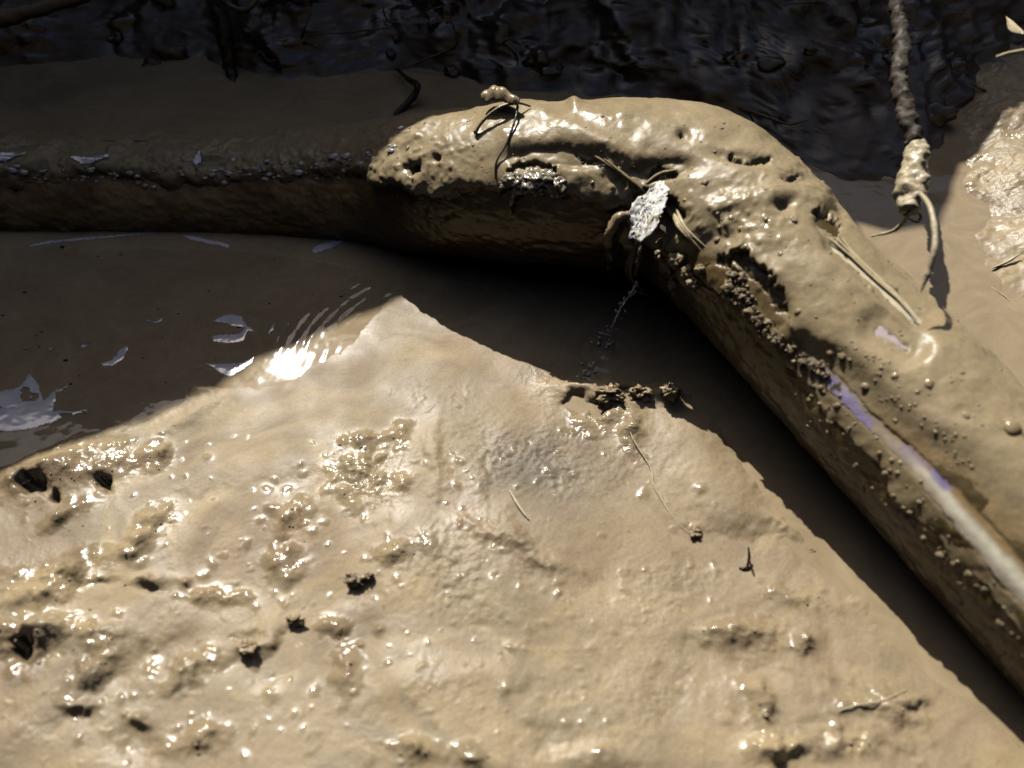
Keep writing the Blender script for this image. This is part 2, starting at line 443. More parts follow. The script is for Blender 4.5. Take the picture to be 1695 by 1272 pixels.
# places where the layer has broken away: dark pipe shows below an overhanging lip
gone = np.zeros_like(PX); liph = np.zeros_like(PX)
GW1 = 15 * fbm(PX / 15, PY / 15, oct=4, gain=.65, seed=101); GW2 = 13 * fbm(PX / 15, PY / 15, oct=4, gain=.65, seed=102)
for line, wq in [([(1196, 432), (1228, 430), (1262, 462), (1284, 482), (1290, 515)], [10, 15, 13, 9, 7]), ([(1350, 358), (1372, 372), (1388, 392)], [8, 14, 6]), ([(1202, 268), (1235, 270), (1268, 274)], [4, 6, 4]),
                 ([(1075, 296), (1098, 286), (1124, 294)], [5, 9, 4]), ([(846, 288), (880, 276), (925, 284)], [5, 10, 6]), ([(1298, 306), (1316, 304)], [5, 4]), ([(1128, 228), (1133, 228)], [4, 4]), ([(690, 282), (697, 283)], [6, 5]), ([(960, 262), (985, 268)], [4, 3])]:
    dg_, _, tg = seg_dist(PX + GW1, PY + GW2, line)
    wg = np.interp(tg, range(len(wq)), wq) * (.9 if line[0][0] in (1196, 1350) else .62)
    gone = np.maximum(gone, np.where(FACING, 1 - sm(.8, 1.12, dg_ / wg), 0))
    dl, _, _ = seg_dist(PX + .4 * GW1, PY + .4 * GW2 + max(wq) * 1.25, line)
    liph = np.maximum(liph, np.where(FACING, np.exp(-(dl / (max(wq) * .9))**2), 0) * min(1.0, max(wq) / 11))
thick += liph * .0013 * inside
gone = np.where(S2 > s_of(650, 300), gone, 0)
# bare streak where the mud has been rubbed off, and two smaller rubs
streak = [(1325, 585), (1370, 625), (1440, 698), (1500, 752), (1560, 815), (1625, 888), (1700, 975), (1800, 1090)]
dstr, _, tstr = seg_dist(PX, PY, streak)
wid = np.interp(tstr, [0, 1, 3, 5, 7], [8, 12, 15, 24, 32])
rag = 6 * fbm(PX / 22, PY / 22, oct=4, gain=.6)
bare = np.where(FACING, 1 - sm(0.75, 1.15, (dstr + rag) / wid), 0)
d2, _, _ = seg_dist(PX, PY, [(1385, 405), (1450, 462), (1520, 530)])
bare = np.maximum(bare, np.where(FACING, 1 - sm(.7, 1.2, (d2 + rag * .6) / 9), 0))
d3, _, _ = seg_dist(PX, PY, [(1458, 545), (1500, 575)])
bare = np.maximum(bare, np.where(FACING, 1 - sm(.6, 1.2, (d3 + rag * 1.3) / 8), 0) * .9)
d4, _, _ = seg_dist(PX, PY, [(1278, 640), (1335, 700)])
wound = np.where(FACING, 1 - sm(.7, 1.1, np.sqrt(((PX - 1085) / 50)**2 + ((PY - 365) / 48)**2) + .25 * fbm(PX / 20, PY / 20, oct=3)), 0)
bare = np.maximum(bare, wound)
ridge = np.where(FACING, np.exp(-((dstr - wid * 1.35) / (wid * .35))**2), 0) * sm(.5, 1.5, tstr)
thick += ridge * 0.0003
d3a, _, _ = seg_dist(PX, PY, [(1458, 545), (1500, 575)])
d2a, _, _ = seg_dist(PX, PY, [(1385, 405), (1450, 462), (1520, 530)])
d4a, _, _ = seg_dist(PX, PY, [(1278, 640), (1335, 700)])
thin = np.where(FACING, np.maximum(np.exp(-(dstr / (wid * 4.0))**4), np.maximum(np.exp(-(d3a / 34)**4), np.exp(-(d2a / 26)**4))), 0)
thick = np.where(inside > .02, thick * (1 - thin) + np.minimum(thick, -.0001 + .0006 * fbm(BX * 120, BY * 120, BZ * 120, oct=3, seed=95)) * thin, thick)
thick = thick * (1 - gone) - .0025 * gone
thick = thick * (1 - bare) - 0.0012 * bare
thick = np.where(inside > 0.004, thick, -0.002)
thick = np.maximum(thick, -0.004)

pipe = empty('leaking_pipe', tuple(CL[NS // 2, :3] * np.array([1, 1, 0])))
tag(pipe, 'thick mud-caked bent pipe crossing the muddy hole with a bare white and purple streak', 'pipe')
POFF = np.array(pipe.location)

# pipe wall: stained plastic, colours of the bare streak follow the print on it
Rw = CL[:, None, 3:4] - 0.0010 + (0.0009 * fbm(BX * 40, BY * 40, BZ * 40, oct=3) + 0.0013 * fbm(BX * 90, BY * 130, BZ * 190, oct=5, gain=.62, seed=8) * (1 - sm(.3, .9, bare)))[..., None]
Wv = CL[:, None, :3] + NRM * Rw
brown = np.array([0.055, 0.032, 0.013]); brown2 = np.array([0.115, 0.075, 0.036]); cream = np.array([0.95, 0.89, 0.70]); ochre = np.array([0.34, 0.22, 0.09]); lilac = np.array([0.38, 0.32, 0.52]); pale = np.array([0.46, 0.37, 0.28])
n_b = sm(-.35, .45, fbm(BX * 45, BY * 45, BZ * 45, oct=5, seed=3))[..., None]
wc = brown * (1 - n_b) + brown2 * n_b
rightm = sm(s_of(1040, 350), s_of(1180, 440), S2)[..., None]
olive = np.array([0.075, 0.052, 0.018]) * (1 - n_b) + np.array([0.12, 0.085, 0.035]) * n_b
lw = leftm[..., None]
rust = np.array([0.14, 0.075, 0.028]) * (1 - n_b) + np.array([0.34, 0.215, 0.10]) * n_b
wc = (brown * (1 - n_b) + brown2 * n_b) * (1 - rightm) * (1 - lw) + olive * rightm + rust * lw
sgn_u = (PX - PY)                                                    # across the streak: grows to the upper right
_, side, _ = seg_dist(PX, PY, streak)
off = dstr * side / wid                                             # signed position across the streak
off = off if np.mean(off[(FACING) & (PX > 1500) & (PY < 700)]) > 0 else -off
nn = fbm(PX / 30, PY / 30, oct=3)
core = np.exp(-((off + .05 + .15 * nn) / .55)**2)
st = pale * np.ones_like(wc)
k_cream = (core * sm(2.2, 4.6, tstr))[..., None]
st = st * (1 - k_cream) + cream * k_cream
k_och = (sm(.15, .7, off + .2 * nn) * sm(1.5, 3.2, tstr) * .9)[..., None]
st = st * (1 - k_och) + ochre * k_och
dp, _, _ = seg_dist(PX, PY, [(1358, 622), (1392, 655), (1432, 700)])
dq, _, _ = seg_dist(PX, PY, [(1548, 782), (1566, 804)])
dr, _, _ = seg_dist(PX, PY, [(1500, 740), (1530, 765)])
k_l = np.clip((1 - sm(.5, 1.15, (dp + rag * .7) / 15)) + (1 - sm(.5, 1.2, (dq + rag * .5) / 12)) + .4 * (1 - sm(.5, 1.2, (dr + rag) / 14)), 0, 1)[..., None]
st = st * (1 - k_l) + lilac * k_l
k4 = (1 - sm(.1, 1.2, (d4 + 2 * rag) / 22))[..., None] * .8
st = st * (1 - k4) + np.array([0.12, 0.085, 0.085]) * k4
k2 = (1 - sm(.6, 1.2, (d2 + rag * .6) / 10))[..., None]
st = st * (1 - k2) + np.array([0.62, 0.54, 0.38]) * k2
k3 = (1 - sm(.6, 1.3, (d3 + rag * .6) / 10))[..., None]
st = st * (1 - k3) + np.array([0.46, 0.38, 0.38]) * k3
bare = bare * (1 - .95 * sm(.22, .4, fbm(BX * 150, BY * 150, BZ * 150, oct=4, gain=.6, seed=96)) * np.where(wound > .2, 0, 1) * (1 - sm(2.6, 3.4, tstr)))
bk = np.where(FACING, sm(.25, .7, bare), 0)[..., None]
wc = wc * (1 - bk) + st * bk

def pipe_material():
    m, t, b = principled('stained_pipe_plastic')
    N, L = t.nodes, t.links
    a = N.new('ShaderNodeAttribute'); a.attribute_name = 'col'
    tc = N.new('ShaderNodeTexCoord')
    n = N.new('ShaderNodeTexNoise'); n.inputs['Scale'].default_value = 260; n.inputs['Detail'].default_value = 6
    L.new(tc.outputs['Object'], n.inputs['Vector'])
    mr = N.new('ShaderNodeMapRange'); mr.inputs['From Min'].default_value = .3; mr.inputs['From Max'].default_value = .7; mr.inputs['To Min'].default_value = .85; mr.inputs['To Max'].default_value = 1.06
    L.new(n.outputs['Fac'], mr.inputs['Value'])
    mx = N.new('ShaderNodeMix'); mx.data_type = 'RGBA'; mx.blend_type = 'MULTIPLY'; mx.inputs[0].default_value = 1
    L.new(a.outputs['Color'], mx.inputs[6]); L.new(mr.outputs['Result'], mx.inputs[7])
    L.new(mx.outputs[2], b.inputs['Base Color'])
    b.inputs['Roughness'].default_value = 0.34
    bp = N.new('ShaderNodeBump'); bp.inputs['Strength'].default_value = .4; bp.inputs['Distance'].default_value = .0005
    L.new(n.outputs['Fac'], bp.inputs['Height']); L.new(bp.outputs['Normal'], b.inputs['Normal'])
    return m
M_PIPE = pipe_material()
F = grid_faces(NS, NP, wrap=True)[:: 1]
# the hidden buried ends of the pipe need no vertices beyond the frame
wall = mesh_np('pipe_wall', Wv.reshape(-1, 3) - POFF, F, M_PIPE, pipe, {'col': wc.reshape(-1, 3)})
Cv = CL[:, None, :3] + NRM * (CL[:, None, 3:4] - 0.0005 + thick[..., None])
Cv[..., 2] -= (np.maximum(0, 1 - np.abs(lip - .05) / .12) * 0.002 * inside)     # the lip sags
keep = (thick > -0.0019).reshape(-1)
Fc = grid_faces(NS, NP, wrap=True)
Fc = Fc[keep[Fc].any(1)]
ct = np.ones((NS, NP, 3))
film_k = (np.clip(sm(.0035, .0012, thick) * sm(0, 1, stepw) + .55 * stepw, 0, 1) * inside * (.75 + .25 * fbm(BX * 50, BY * 50, BZ * 50, oct=3)))[..., None]
film_k = film_k * sm(-.1, .5, P2)[..., None]
ct = ct * (1 - film_k) + np.array([.36, .285, .165]) * film_k
och_k = (np.where(FACING, np.exp(-((off - 1.7) / 1.2)**2), 0) * sm(1.2, 3.0, tstr) * .55)[..., None]
ct = ct * (1 - och_k) + np.array([.82, .66, .46]) * och_k
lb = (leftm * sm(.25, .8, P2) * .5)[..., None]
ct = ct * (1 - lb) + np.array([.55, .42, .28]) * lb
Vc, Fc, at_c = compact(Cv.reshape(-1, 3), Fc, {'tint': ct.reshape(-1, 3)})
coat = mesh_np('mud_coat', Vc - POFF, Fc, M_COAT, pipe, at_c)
coat['label'] = 'thick layer of wet tan mud over the pipe'

# ------------------------------------------------------------------ ground: lower mud and the dammed puddle behind the pipe
pipe_line = [tuple(p[:2]) for p in CL[::25, :3]]
NU, NV = 820, 760
vv = np.linspace(0, 1, NV)
yy = -0.26 + (0.50 + 0.26) * (0.62 * vv + 0.38 * vv**2)
hw = 0.285 + (yy + .26) * 0.44
uu = np.linspace(-1, 1, NU)
GX = uu[:, None] * hw[None]; GY = np.repeat(yy[None], NU, 0)
gp = np.stack([GX, GY, 0 * GX], -1)
QX, QY, _ = project(gp.reshape(-1, 3)); QX = QX.reshape(GX.shape); QY = QY.reshape(GX.shape)
dpipe, spipe, _ = seg_dist(GX, GY, pipe_line)
upper_side = spipe * (1 if GY[NU // 2, -1] > 0.3 and spipe[NU // 2, -1] > 0 else -1)
up_d = dpipe * upper_side                                    # + behind the pipe
behind = sm(0.0, 0.035, up_d)
shore = [(-500, 1010), (-150, 860), (0, 800), (110, 742), (230, 705), (300, 672), (350, 655), (420, 652), (490, 640), (550, 605), (600, 550), (650, 490), (700, 445), (800, 478), (890, 540), (940, 588), (1000, 622), (1060, 645), (1110, 655), (1160, 722), (1210, 780),
         (1290, 858), (1400, 985), (1500, 1085), (1640, 1200), (1760, 1290)]
dsh, ssh, _ = seg_dist(QX, QY, shore)
land = np.where(ssh * (1 if ssh[NU // 2, 0] > 0 else -1) > 0, 1, -1) * dsh * 0.00042      # metres, + on land
land += 0.0065 * fbm(GX * 45, GY * 45, oct=5, gain=.6, seed=21) + 0.006 * fbm(GX * 14, GY * 14, oct=2, seed=22)
H = np.where(land > 0, 0.0045 * (1 - np.exp(-land / 0.06)), np.maximum(-0.012, land * 0.22))
landm = sm(-0.004, 0.09, land)
WQX = QX + 13 * fbm(QX / 34, QY / 34, oct=3, seed=71) + 4 * fbm(QX / 9, QY / 9, oct=2, seed=73)
WQY = QY + 9 * fbm(QX / 34, QY / 34, oct=3, seed=72) + 3 * fbm(QX / 9, QY / 9, oct=2, seed=74)
def gp_patch(px, py, rx, ry, ang=0.0, p=2.0):
    c, s_ = math.cos(ang), math.sin(ang)
    dx, dy = WQX - px, WQY - py
    u = (c * dx + s_ * dy) / rx; v = (-s_ * dx + c * dy) / ry
    return np.exp(-(u * u + v * v)**(p / 2))
# broad undulation and flow
wx = GX + 0.02 * fbm(GX * 14, GY * 14, oct=3, seed=5); wy = GY + 0.02 * fbm(GX * 14, GY * 14, oct=3, seed=6)
H += landm * (0.0040 * fbm(wx * 11, wy * 11, oct=3, seed=1) + 0.0008 * fbm(wx * 38, wy * 38, oct=3, seed=2))
# named humps and hollows, millimetres
pit = np.zeros_like(GX)
for (a, b, rx, ry, an, h) in [
    (110, 775, 90, 35, -.3, 8), (60, 808, 24, 12, .1, -11), (97, 822, 10, 7, 0, -7), (172, 802, 15, 11, .5, -9), (140, 765, 24, 10, 0, -4), (30, 800, 18, 10, 0, 4),
    (60, 995, 60, 16, -.15, 5), (45, 1083, 20, 13, .3, -10), (100, 1085, 28, 18, -.4, -5), (60, 1050, 60, 18, 0, 5), (20, 1100, 30, 14, 0, -4),
    (410, 1058, 22, 9, .1, -5), (410, 1078, 18, 8, 0, 4), (478, 1078, 16, 46, .45, -5), (455, 1105, 40, 20, -.5, -5), (490, 1028, 12, 9, 0, 3), (385, 1105, 24, 12, 0, -3), (440, 1060, 24, 40, .4, 4),
    (130, 1192, 46, 14, -.4, -4), (145, 1174, 26, 9, 0, 5), (230, 1235, 34, 34, .3, -5), (235, 1195, 16, 10, 0, 5), (195, 1130, 60, 22, -.4, -4), (270, 1080, 80, 26, -.35, -4), (185, 1050, 40, 12, 0, 3),
    (255, 965, 20, 8, 0, 5), (175, 973, 26, 6, -.1, -3), (260, 978, 24, 8, 0, -4), (305, 970, 8, 8, 0, 4), (330, 640, 36, 16, 0, 5), (385, 690, 40, 20, .2, -1.2), (310, 690, 70, 14, -.5, 2.5),
    (595, 985, 34, 16, 0, -3.5), (632, 1045, 12, 8, 0, 3), (595, 1075, 9, 7, 0, 3), (570, 1060, 90, 30, -.2, -3),
    (960, 652, 50, 16, .1, 7), (952, 668, 20, 13, 0, -10), (992, 676, 14, 11, 0, -9), (1042, 652, 16, 11, 0, -8), (1005, 640, 30, 10, 0, 6), (1020, 665, 22, 14, 0, 4),
    (1105, 655, 22, 14, .3, 12), (1065, 655, 22, 14, 0, 7), (1150, 740, 80, 60, .6, 6), (1200, 830, 80, 50, .6, 5), (1045, 700, 16, 24, 0, 5),
    (1190, 900, 80, 30, .15, -4), (1175, 896, 26, 9, .1, -4.5), (1285, 894, 30, 10, .1, -4), (1338, 920, 20, 8, .5, -5), (1220, 930, 50, 16, .2, -4), (1300, 875, 60, 10, .4, 3), (1150, 880, 10, 8, 0, 4),
    (1150, 1080, 40, 20, .2, -3), (1230, 1110, 70, 22, 0, -2.5), (1400, 1080, 40, 30, -.5, -2), (1210, 1050, 60, 14, .1, 3), (1260, 1180, 16, 50, -.2, 2.5), (1500, 1165, 26, 12, -.3, 3), (1520, 1180, 24, 8, 0, -3),
    (860, 905, 50, 16, .75, 3.5), (810, 890, 60, 10, .4, 2.5), (905, 940, 40, 8, .1, 2), (720, 760, 14, 60, .0, 2.2), (790, 800, 20, 36, -.3, 2.0),
    (900, 1230, 40, 24, 0, -3), (1000, 1260, 70, 20, 0, 3), (330, 830, 120, 16, -.2, -2), (500, 770, 150, 24, -.12, 1.2), (800, 1120, 110, 22, 0, 1.2), (640, 1150, 90, 26, -.25, 1.2),
    (1440, 1000, 60, 20, .7, 2.5), (780, 730, 70, 24, .2, -1.5)]:
    deep = h < -5.5
    if deep: pit = np.maximum(pit, gp_patch(a, b, rx * 2.0, ry * 2.0, an))
    H += gp_patch(a, b, rx, ry, an, 3.2 if deep else 2.0) * h * (1.1 if deep else (.8 if h > 0 else .6)) * 1e-3 * np.where(land > -0.02, 1, 0)
H += pit * landm * (.0016 * fbm(GX * 170, GY * 170, oct=4, seed=35) + .0008 * fbm(GX * 380, GY * 380, oct=2, seed=36))
# gravelly beds: patches of real grains
grain_zone = np.clip(gp_patch(880, 760, 110, 60, .1) + .8 * gp_patch(740, 950, 90, 60, .5) + .7 * gp_patch(1040, 740, 40, 60, .2) + .5 * gp_patch(620, 800, 60, 60) + .8 * gp_patch(850, 905, 60, 30, .7) + .5 * gp_patch(1100, 960, 80, 60)
                     + .5 * gp_patch(1060, 1180, 70, 60) + .6 * gp_patch(970, 665, 80, 26), 0, 1)
H += landm * grain_zone * 0.0011 * fbm(GX * 320, GY * 320, oct=2, seed=9)
H += landm * (0.00030 * fbm(GX * 150, GY * 150, oct=4, gain=.62, seed=12) + 0.0006 * np.maximum(0, fbm(GX * 230, GY * 230, oct=2, seed=37) - .42) * 3 * sm(-.2, .3, fbm(GX * 25, GY * 25, oct=3, seed=38)))
# wet crumbs where the surface glitters
spark_spots = [(260, 765, 46, 18, -.5), (95, 865, 40, 14, -.6), (265, 865, 24, 40, .6), (485, 860, 30, 36, .2), (225, 915, 30, 16, -.4), (320, 1105, 46, 22, -.5), (165, 1110, 24, 50, .5), (330, 1225, 50, 26, -.6), (655, 920, 40, 16, -.5), (662, 725, 14, 20, 0), (595, 730, 44, 12, 0),
               (555, 1040, 26, 12, 0), (575, 1120, 14, 50, 0), (1225, 1050, 70, 18, .1), (1330, 1070, 30, 20, 0), (1255, 1175, 16, 40, -.2), (1270, 1245, 20, 20, 0), (1310, 990, 50, 14, .2), (360, 990, 50, 12, 0), (110, 960, 100, 30, -.2), (70, 1050, 90, 40, 0),
               (110, 770, 120, 40, -.2), (600, 790, 60, 40, 0), (470, 930, 20, 40, 0), (690, 1240, 40, 12, .2), (785, 1255, 30, 10, .3), (1440, 1165, 80, 14, -.25), (1000, 690, 60, 24, -.3), (1040, 715, 20, 40, 0), (1490, 1180, 30, 20, 0), (1370, 1230, 120, 22, 0)]
sp = np.zeros_like(GX)
for a in spark_spots: sp = np.maximum(sp, gp_patch(*a))
sp = np.maximum(sp, 0.6 * sm(.3, .55, fbm(GX * 16, GY * 16, oct=4, seed=31)) * sm(1500, 300, QX))
crumbs = np.maximum(0, fbm(GX * 210, GY * 210, oct=2, seed=14) - .05)
H += landm * sp * (0.00115 * fbm(GX * 85, GY * 85, oct=2, seed=34) + 0.0008 * crumbs + 0.00020 * fbm(GX * 420, GY * 420, oct=2, seed=15))
# wet lumps: low irregular swellings that catch the sun
wetl = np.zeros_like(GX)
def swell(px, py, r, h, an, el):
    global H
    p = at(px, py)
    j0, j1 = np.searchsorted(yy, [p[1] - 3.2 * r * el, p[1] + 3.2 * r * el])
    if j1 - j0 < 2: return
    hwj = hw[j0:j1].mean()
    i0 = int(max(0, ((p[0] - 3.2 * r * el) / hwj + 1) / 2 * (NU - 1) - 2)); i1 = int(min(NU, ((p[0] + 3.2 * r * el) / hwj + 1) / 2 * (NU - 1) + 3))
    if i1 - i0 < 2: return
    X = GX[i0:i1, j0:j1] - p[0]; Y = GY[i0:i1, j0:j1] - p[1]
    X = X + r * .55 * W1[i0:i1, j0:j1]; Y = Y + r * .55 * W2[i0:i1, j0:j1]
    c, q = math.cos(an), math.sin(an)
    u = (c * X + q * Y) / (r * el); v = (-q * X + c * Y) / r
    g = np.exp(-(u * u + v * v))
    H[i0:i1, j0:j1] += h * g
    wetl[i0:i1, j0:j1] = np.maximum(wetl[i0:i1, j0:j1], np.minimum(1, 1.6 * g))
W1 = fbm(GX * 190, GY * 190, oct=3, seed=111); W2 = fbm(GX * 190, GY * 190, oct=3, seed=112)
for a in spark_spots:
    for k in range(int(7 + (a[2] * a[3]) / 60)):
        c, q = math.cos(a[4]), math.sin(a[4]); dx, dy = RNG.normal(0, a[2] * .55), RNG.normal(0, a[3] * .55)
        x, y = a[0] + c * dx - q * dy, a[1] + q * dx + c * dy
        if not (-20 < x < 1720 and 665 < y < 1290): continue
        r = float(np.clip(RNG.lognormal(-6.1, .45), .0011, .0046))
        swell(x, y, r, r * RNG.uniform(.22, .42), RNG.uniform(0, 3.1), RNG.uniform(1, 1.9))
for k in range(420):
    x, y = RNG.uniform(0, 1690), RNG.uniform(720, 1272)
    if y < 720 + (x - 1150) * .95 + 60: continue
    r = float(np.clip(RNG.lognormal(-6.7, .4), .0009, .0026)); swell(x, y, r, r * RNG.uniform(.2, .4), RNG.uniform(0, 3.1), RNG.uniform(1, 1.7))
rimz = np.where((QX > 470) & (QX < 1010), 60, 10)
wet_ok = np.where(land > 0, 1, 0) * np.where(QX > 250, sm(.003, .020, land), sm(rimz * .5, rimz, dsh))
fl_ = np.maximum(H, .0009 + .0006 * fbm(GX * 60, GY * 60, oct=2, seed=39))
H += (fl_ - H) * wet_ok * (1 - np.clip(pit * 1.3, 0, 1))
# ground behind the pipe: bottom of the dammed puddle, rising to a sunlit mud bank on the right
Hb = 0.030 + 0.003 * fbm(GX * 20, GY * 20, oct=3, seed=17)
QXu, QYu, _ = project(np.stack([GX, GY, 0 * GX + .045], -1).reshape(-1, 3)); QXu = QXu.reshape(GX.shape); QYu = QYu.reshape(GX.shape)
mound_line = [(1520, 120), (1545, 240), (1570, 330), (1610, 400), (1680, 470), (1790, 560), (1950, 700)]
dm, smd, _ = seg_dist(QXu, QYu, mound_line)
ml = dm * smd * .0004; ml = ml * (1 if ml[-1, int(NV * .6)] > 0 else -1)
ml += 0.010 * fbm(GX * 30, GY * 30, oct=5, gain=.6, seed=18)
Hb += sm(-.02, .06, ml) * 0.030 + sm(0, .03, ml) * (0.005 * fbm(GX * 40, GY * 40, oct=4, seed=19) + .002 * np.maximum(0, fbm(GX * 150, GY * 150, oct=3, seed=20)))
# soft silt bars in the shallow bright puddle
Hb += sm(1380, 1480, QXu) * sm(330, 420, QYu) * (0.0105 + .0012 * fbm(GX * 30, GY * 12, oct=3, seed=23) + .0005 * fbm(GX * 160, GY * 160, oct=2, seed=24))
mw = sm(.005, .03, ml) * behind
H = H * (1 - behind) + Hb * behind
H += mw * (.0013 * fbm(GX * 95, GY * 95, oct=3, seed=97) + .0008 * np.maximum(0, fbm(GX * 210, GY * 210, oct=2, seed=98)))
# tints: silt colours (grey clay, pink clay, pale silt) and darker troughs
tint = np.ones((*GX.shape, 3))
def mixt(mask, c):
    global tint
    tint = tint * (1 - mask[..., None]) + np.array(c) * mask[..., None]
swirl = fbm(wx * 9 + 1.5 * fbm(GX * 9, GY * 9, oct=3, seed=41), wy * 13, oct=5, seed=40)
mixt(.5 * gp_patch(250, 1090, 150, 40, -.35), (.72, .70, .64))
mixt(.5 * gp_patch(470, 1130, 110, 45, -.4), (.72, .70, .64))
mixt(.45 * gp_patch(260, 900, 120, 30, -.5), (.78, .76, .70))
mixt(.45 * gp_patch(1230, 905, 90, 26, .2), (.7, .68, .64))
mixt(.8 * sm(.05, .4, swirl), (1.0, .95, .89))
mixt(.75 * sm(-.02, -.38, swirl), (.82, .85, .83))
streaks = fbm(wx * 10 + wy * 16, (wy * 60 - wx * 22) + 4 * fbm(GX * 12, GY * 12, oct=2, seed=44), oct=4, seed=43)
mixt(.9 * sm(.06, .4, streaks), (1.13, 1.12, 1.03))
mixt(.9 * sm(-.06, -.4, streaks), (.80, .77, .74))
mixt(.95 * gp_patch(890, 778, 120, 62, .12), (.46, .50, .56))
mixt(.55 * gp_patch(700, 660, 150, 50, .2), (.82, .86, .94))
mixt(.5 * gp_patch(1080, 1080, 160, 130, .2), (1.08, 1.08, 1.0))
mixt(.5 * gp_patch(1080, 860, 110, 80, .2), (1.1, 1.1, 1.05))
mixt(.5 * gp_patch(350, 1120, 240, 90, -.3), (.82, .85, .85))
mixt(.45 * grain_zone * sm(-.2, .3, fbm(GX * 260, GY * 260, oct=2, seed=50)), (.72, .72, .74))
grainA = np.clip(.35 + .9 * sp + .8 * grain_zone, 0, 1.6) * sm(-.003, .004, land) + .3 * behind + 1.0 * behind * sm(0, .03, ml)
gloss = np.clip(.45 * sp + wetl + .22 * sm(.05, .0, land) * sm(480, 760, QX) + .9 * mw * sm(-.1, .3, fbm(GX * 60, GY * 60, oct=3, seed=99)) + .12 * sm(.1, .4, fbm(GX * 22, GY * 22, oct=3, seed=33)) + .12 * (1 - sm(0, .006, land)), 0, 1)
V = np.stack([GX, GY, H], -1).reshape(-1, 3)
mud = mesh_np('mud_ground', V, grid_faces(NU, NV), M_MUD, None, {'tint': tint.reshape(-1, 3), 'grain': grainA.reshape(-1), 'gloss': gloss.reshape(-1)})
tag(mud, 'wet tan mud with glistening crumbs on the floor of the hole', None, None, 'structure')

def ground_height(x, y):
    j = int(np.clip(np.searchsorted(yy, y), 0, NV - 1)); i = int(np.clip((x / hw[j] + 1) / 2 * (NU - 1), 0, NU - 1))
    return float(H[i, j])

# lower pool
nx, ny = 420, 330
wxg, wyg = np.meshgrid(np.linspace(-.62, .36, nx), np.linspace(-.23, .30, ny), indexing='ij')
c0 = at(735, 610)
rr = np.hypot(wxg - c0[0], (wyg - c0[1]))
ang = np.arctan2(wyg - c0[1], wxg - c0[0])
ring = np.exp(-((rr - .078) / .03)**2) * sm(.9, 1.5, ang) * (1 - sm(2.8, 3.3, ang)) + .0
wz = 0.00042 * sm(-.25, .45, fbm(wxg * 55, wyg * 55, oct=3, seed=88)) * np.sin(rr * 2 * math.pi / .0075 + 1.5 * fbm(wxg * 30, wyg * 30, oct=2)) * ring
wz += 0.00012 * fbm(wxg * 60, wyg * 60, oct=2, seed=3)
# splash rings under the leak
c1 = at(1005, 585)
r1 = np.hypot(wxg - c1[0], wyg - c1[1])
wz += 0.0008 * np.sin(r1 * 2 * math.pi / .010) * np.exp(-r1 / .022)
# swell of the water pushing between shadow and sun
wz *= 1 - .85 * np.exp(-((wxg - at(485, 602)[0]) / .02)**2 - ((wyg - at(485, 602)[1]) / .014)**2)
wz += 0.0000 * np.exp(-((wxg - at(400, 610)[0]) / .012)**2 - ((wyg - at(400, 610)[1]) / .012)**2)
wv = np.stack([wxg, wyg, wz], -1).reshape(-1, 3)
wpx, wpy, _ = project(wv)
dw, sw, _ = seg_dist(wpx, wpy, shore)
_, s0, _ = seg_dist(np.array([300.]), np.array([1250.]), shore)
inland = (sw * s0[0] > 0) & (dw > np.where((wpx > 470) & (wpx < 1010), 75, np.where(wpx > 250, 70, 16)))
Fw = grid_faces(nx, ny); Fw = Fw[~inland[Fw].all(1)]
wv, Fw, _ = compact(wv, Fw, {})
pool = mesh_np('muddy_water', wv, Fw, M_WATER)
tag(pool, 'still brown silty water of the lower pool in front of the pipe', None, None, 'structure')
# dammed puddle behind the pipe, standing higher; its near edge ends inside the pipe
nx, ny = 300, 120
s_line = np.linspace(0, 1, nx)
back = CL[np.linspace(40, NS - 1, nx).astype(int), :3].copy()
far = np.stack([np.linspace(-.75, .95, nx), np.full(nx, .62), 0 * s_line], -1)
tv = np.linspace(0, 1, ny)
wv = back[:, None] * (1 - tv)[None, :, None] + far[:, None] * tv[None, :, None]
wv[..., 2] = 0.0450 + 0.0006 * fbm(wv[..., 0] * 18, wv[..., 1] * 40, oct=4, seed=6)
pud = mesh_np('puddle_water', wv.reshape(-1, 3), grid_faces(nx, ny), M_WATER)
tag(pud, 'brown puddle held back behind the pipe', None, None, 'structure')

# far ground outside the hole
gr = mesh_np('ground', np.array([[-60, -60, -.06], [60, -60, -.06], [60, 60, -.06], [-60, 60, -.06]]), np.array([[0, 1, 2, 3]]), M_ROOT)
tag(gr, None, None, None, 'structure')

# ------------------------------------------------------------------ bank: the wall of the dug hole that throws the big shade
shore_b = [(-600, 100), (-200, 118), (0, 122), (180, 108), (330, 112), (400, 140), (470, 152), (600, 126), (720, 132), (860, 165), (1000, 182), (1150, 205), (1250, 240), (1330, 292), (1420, 335), (1500, 325), (1560, 275), (1600, 205), (1700, 160), (1900, 100), (2300, 60)]
tb = np.array([at(a, b, .042) for a, b in shore_b])
NBX, NBT = 560, 330
bx = np.linspace(-1.25, 1.25, NBX)
toe_y = np.interp(bx, tb[:, 0], tb[:, 1])
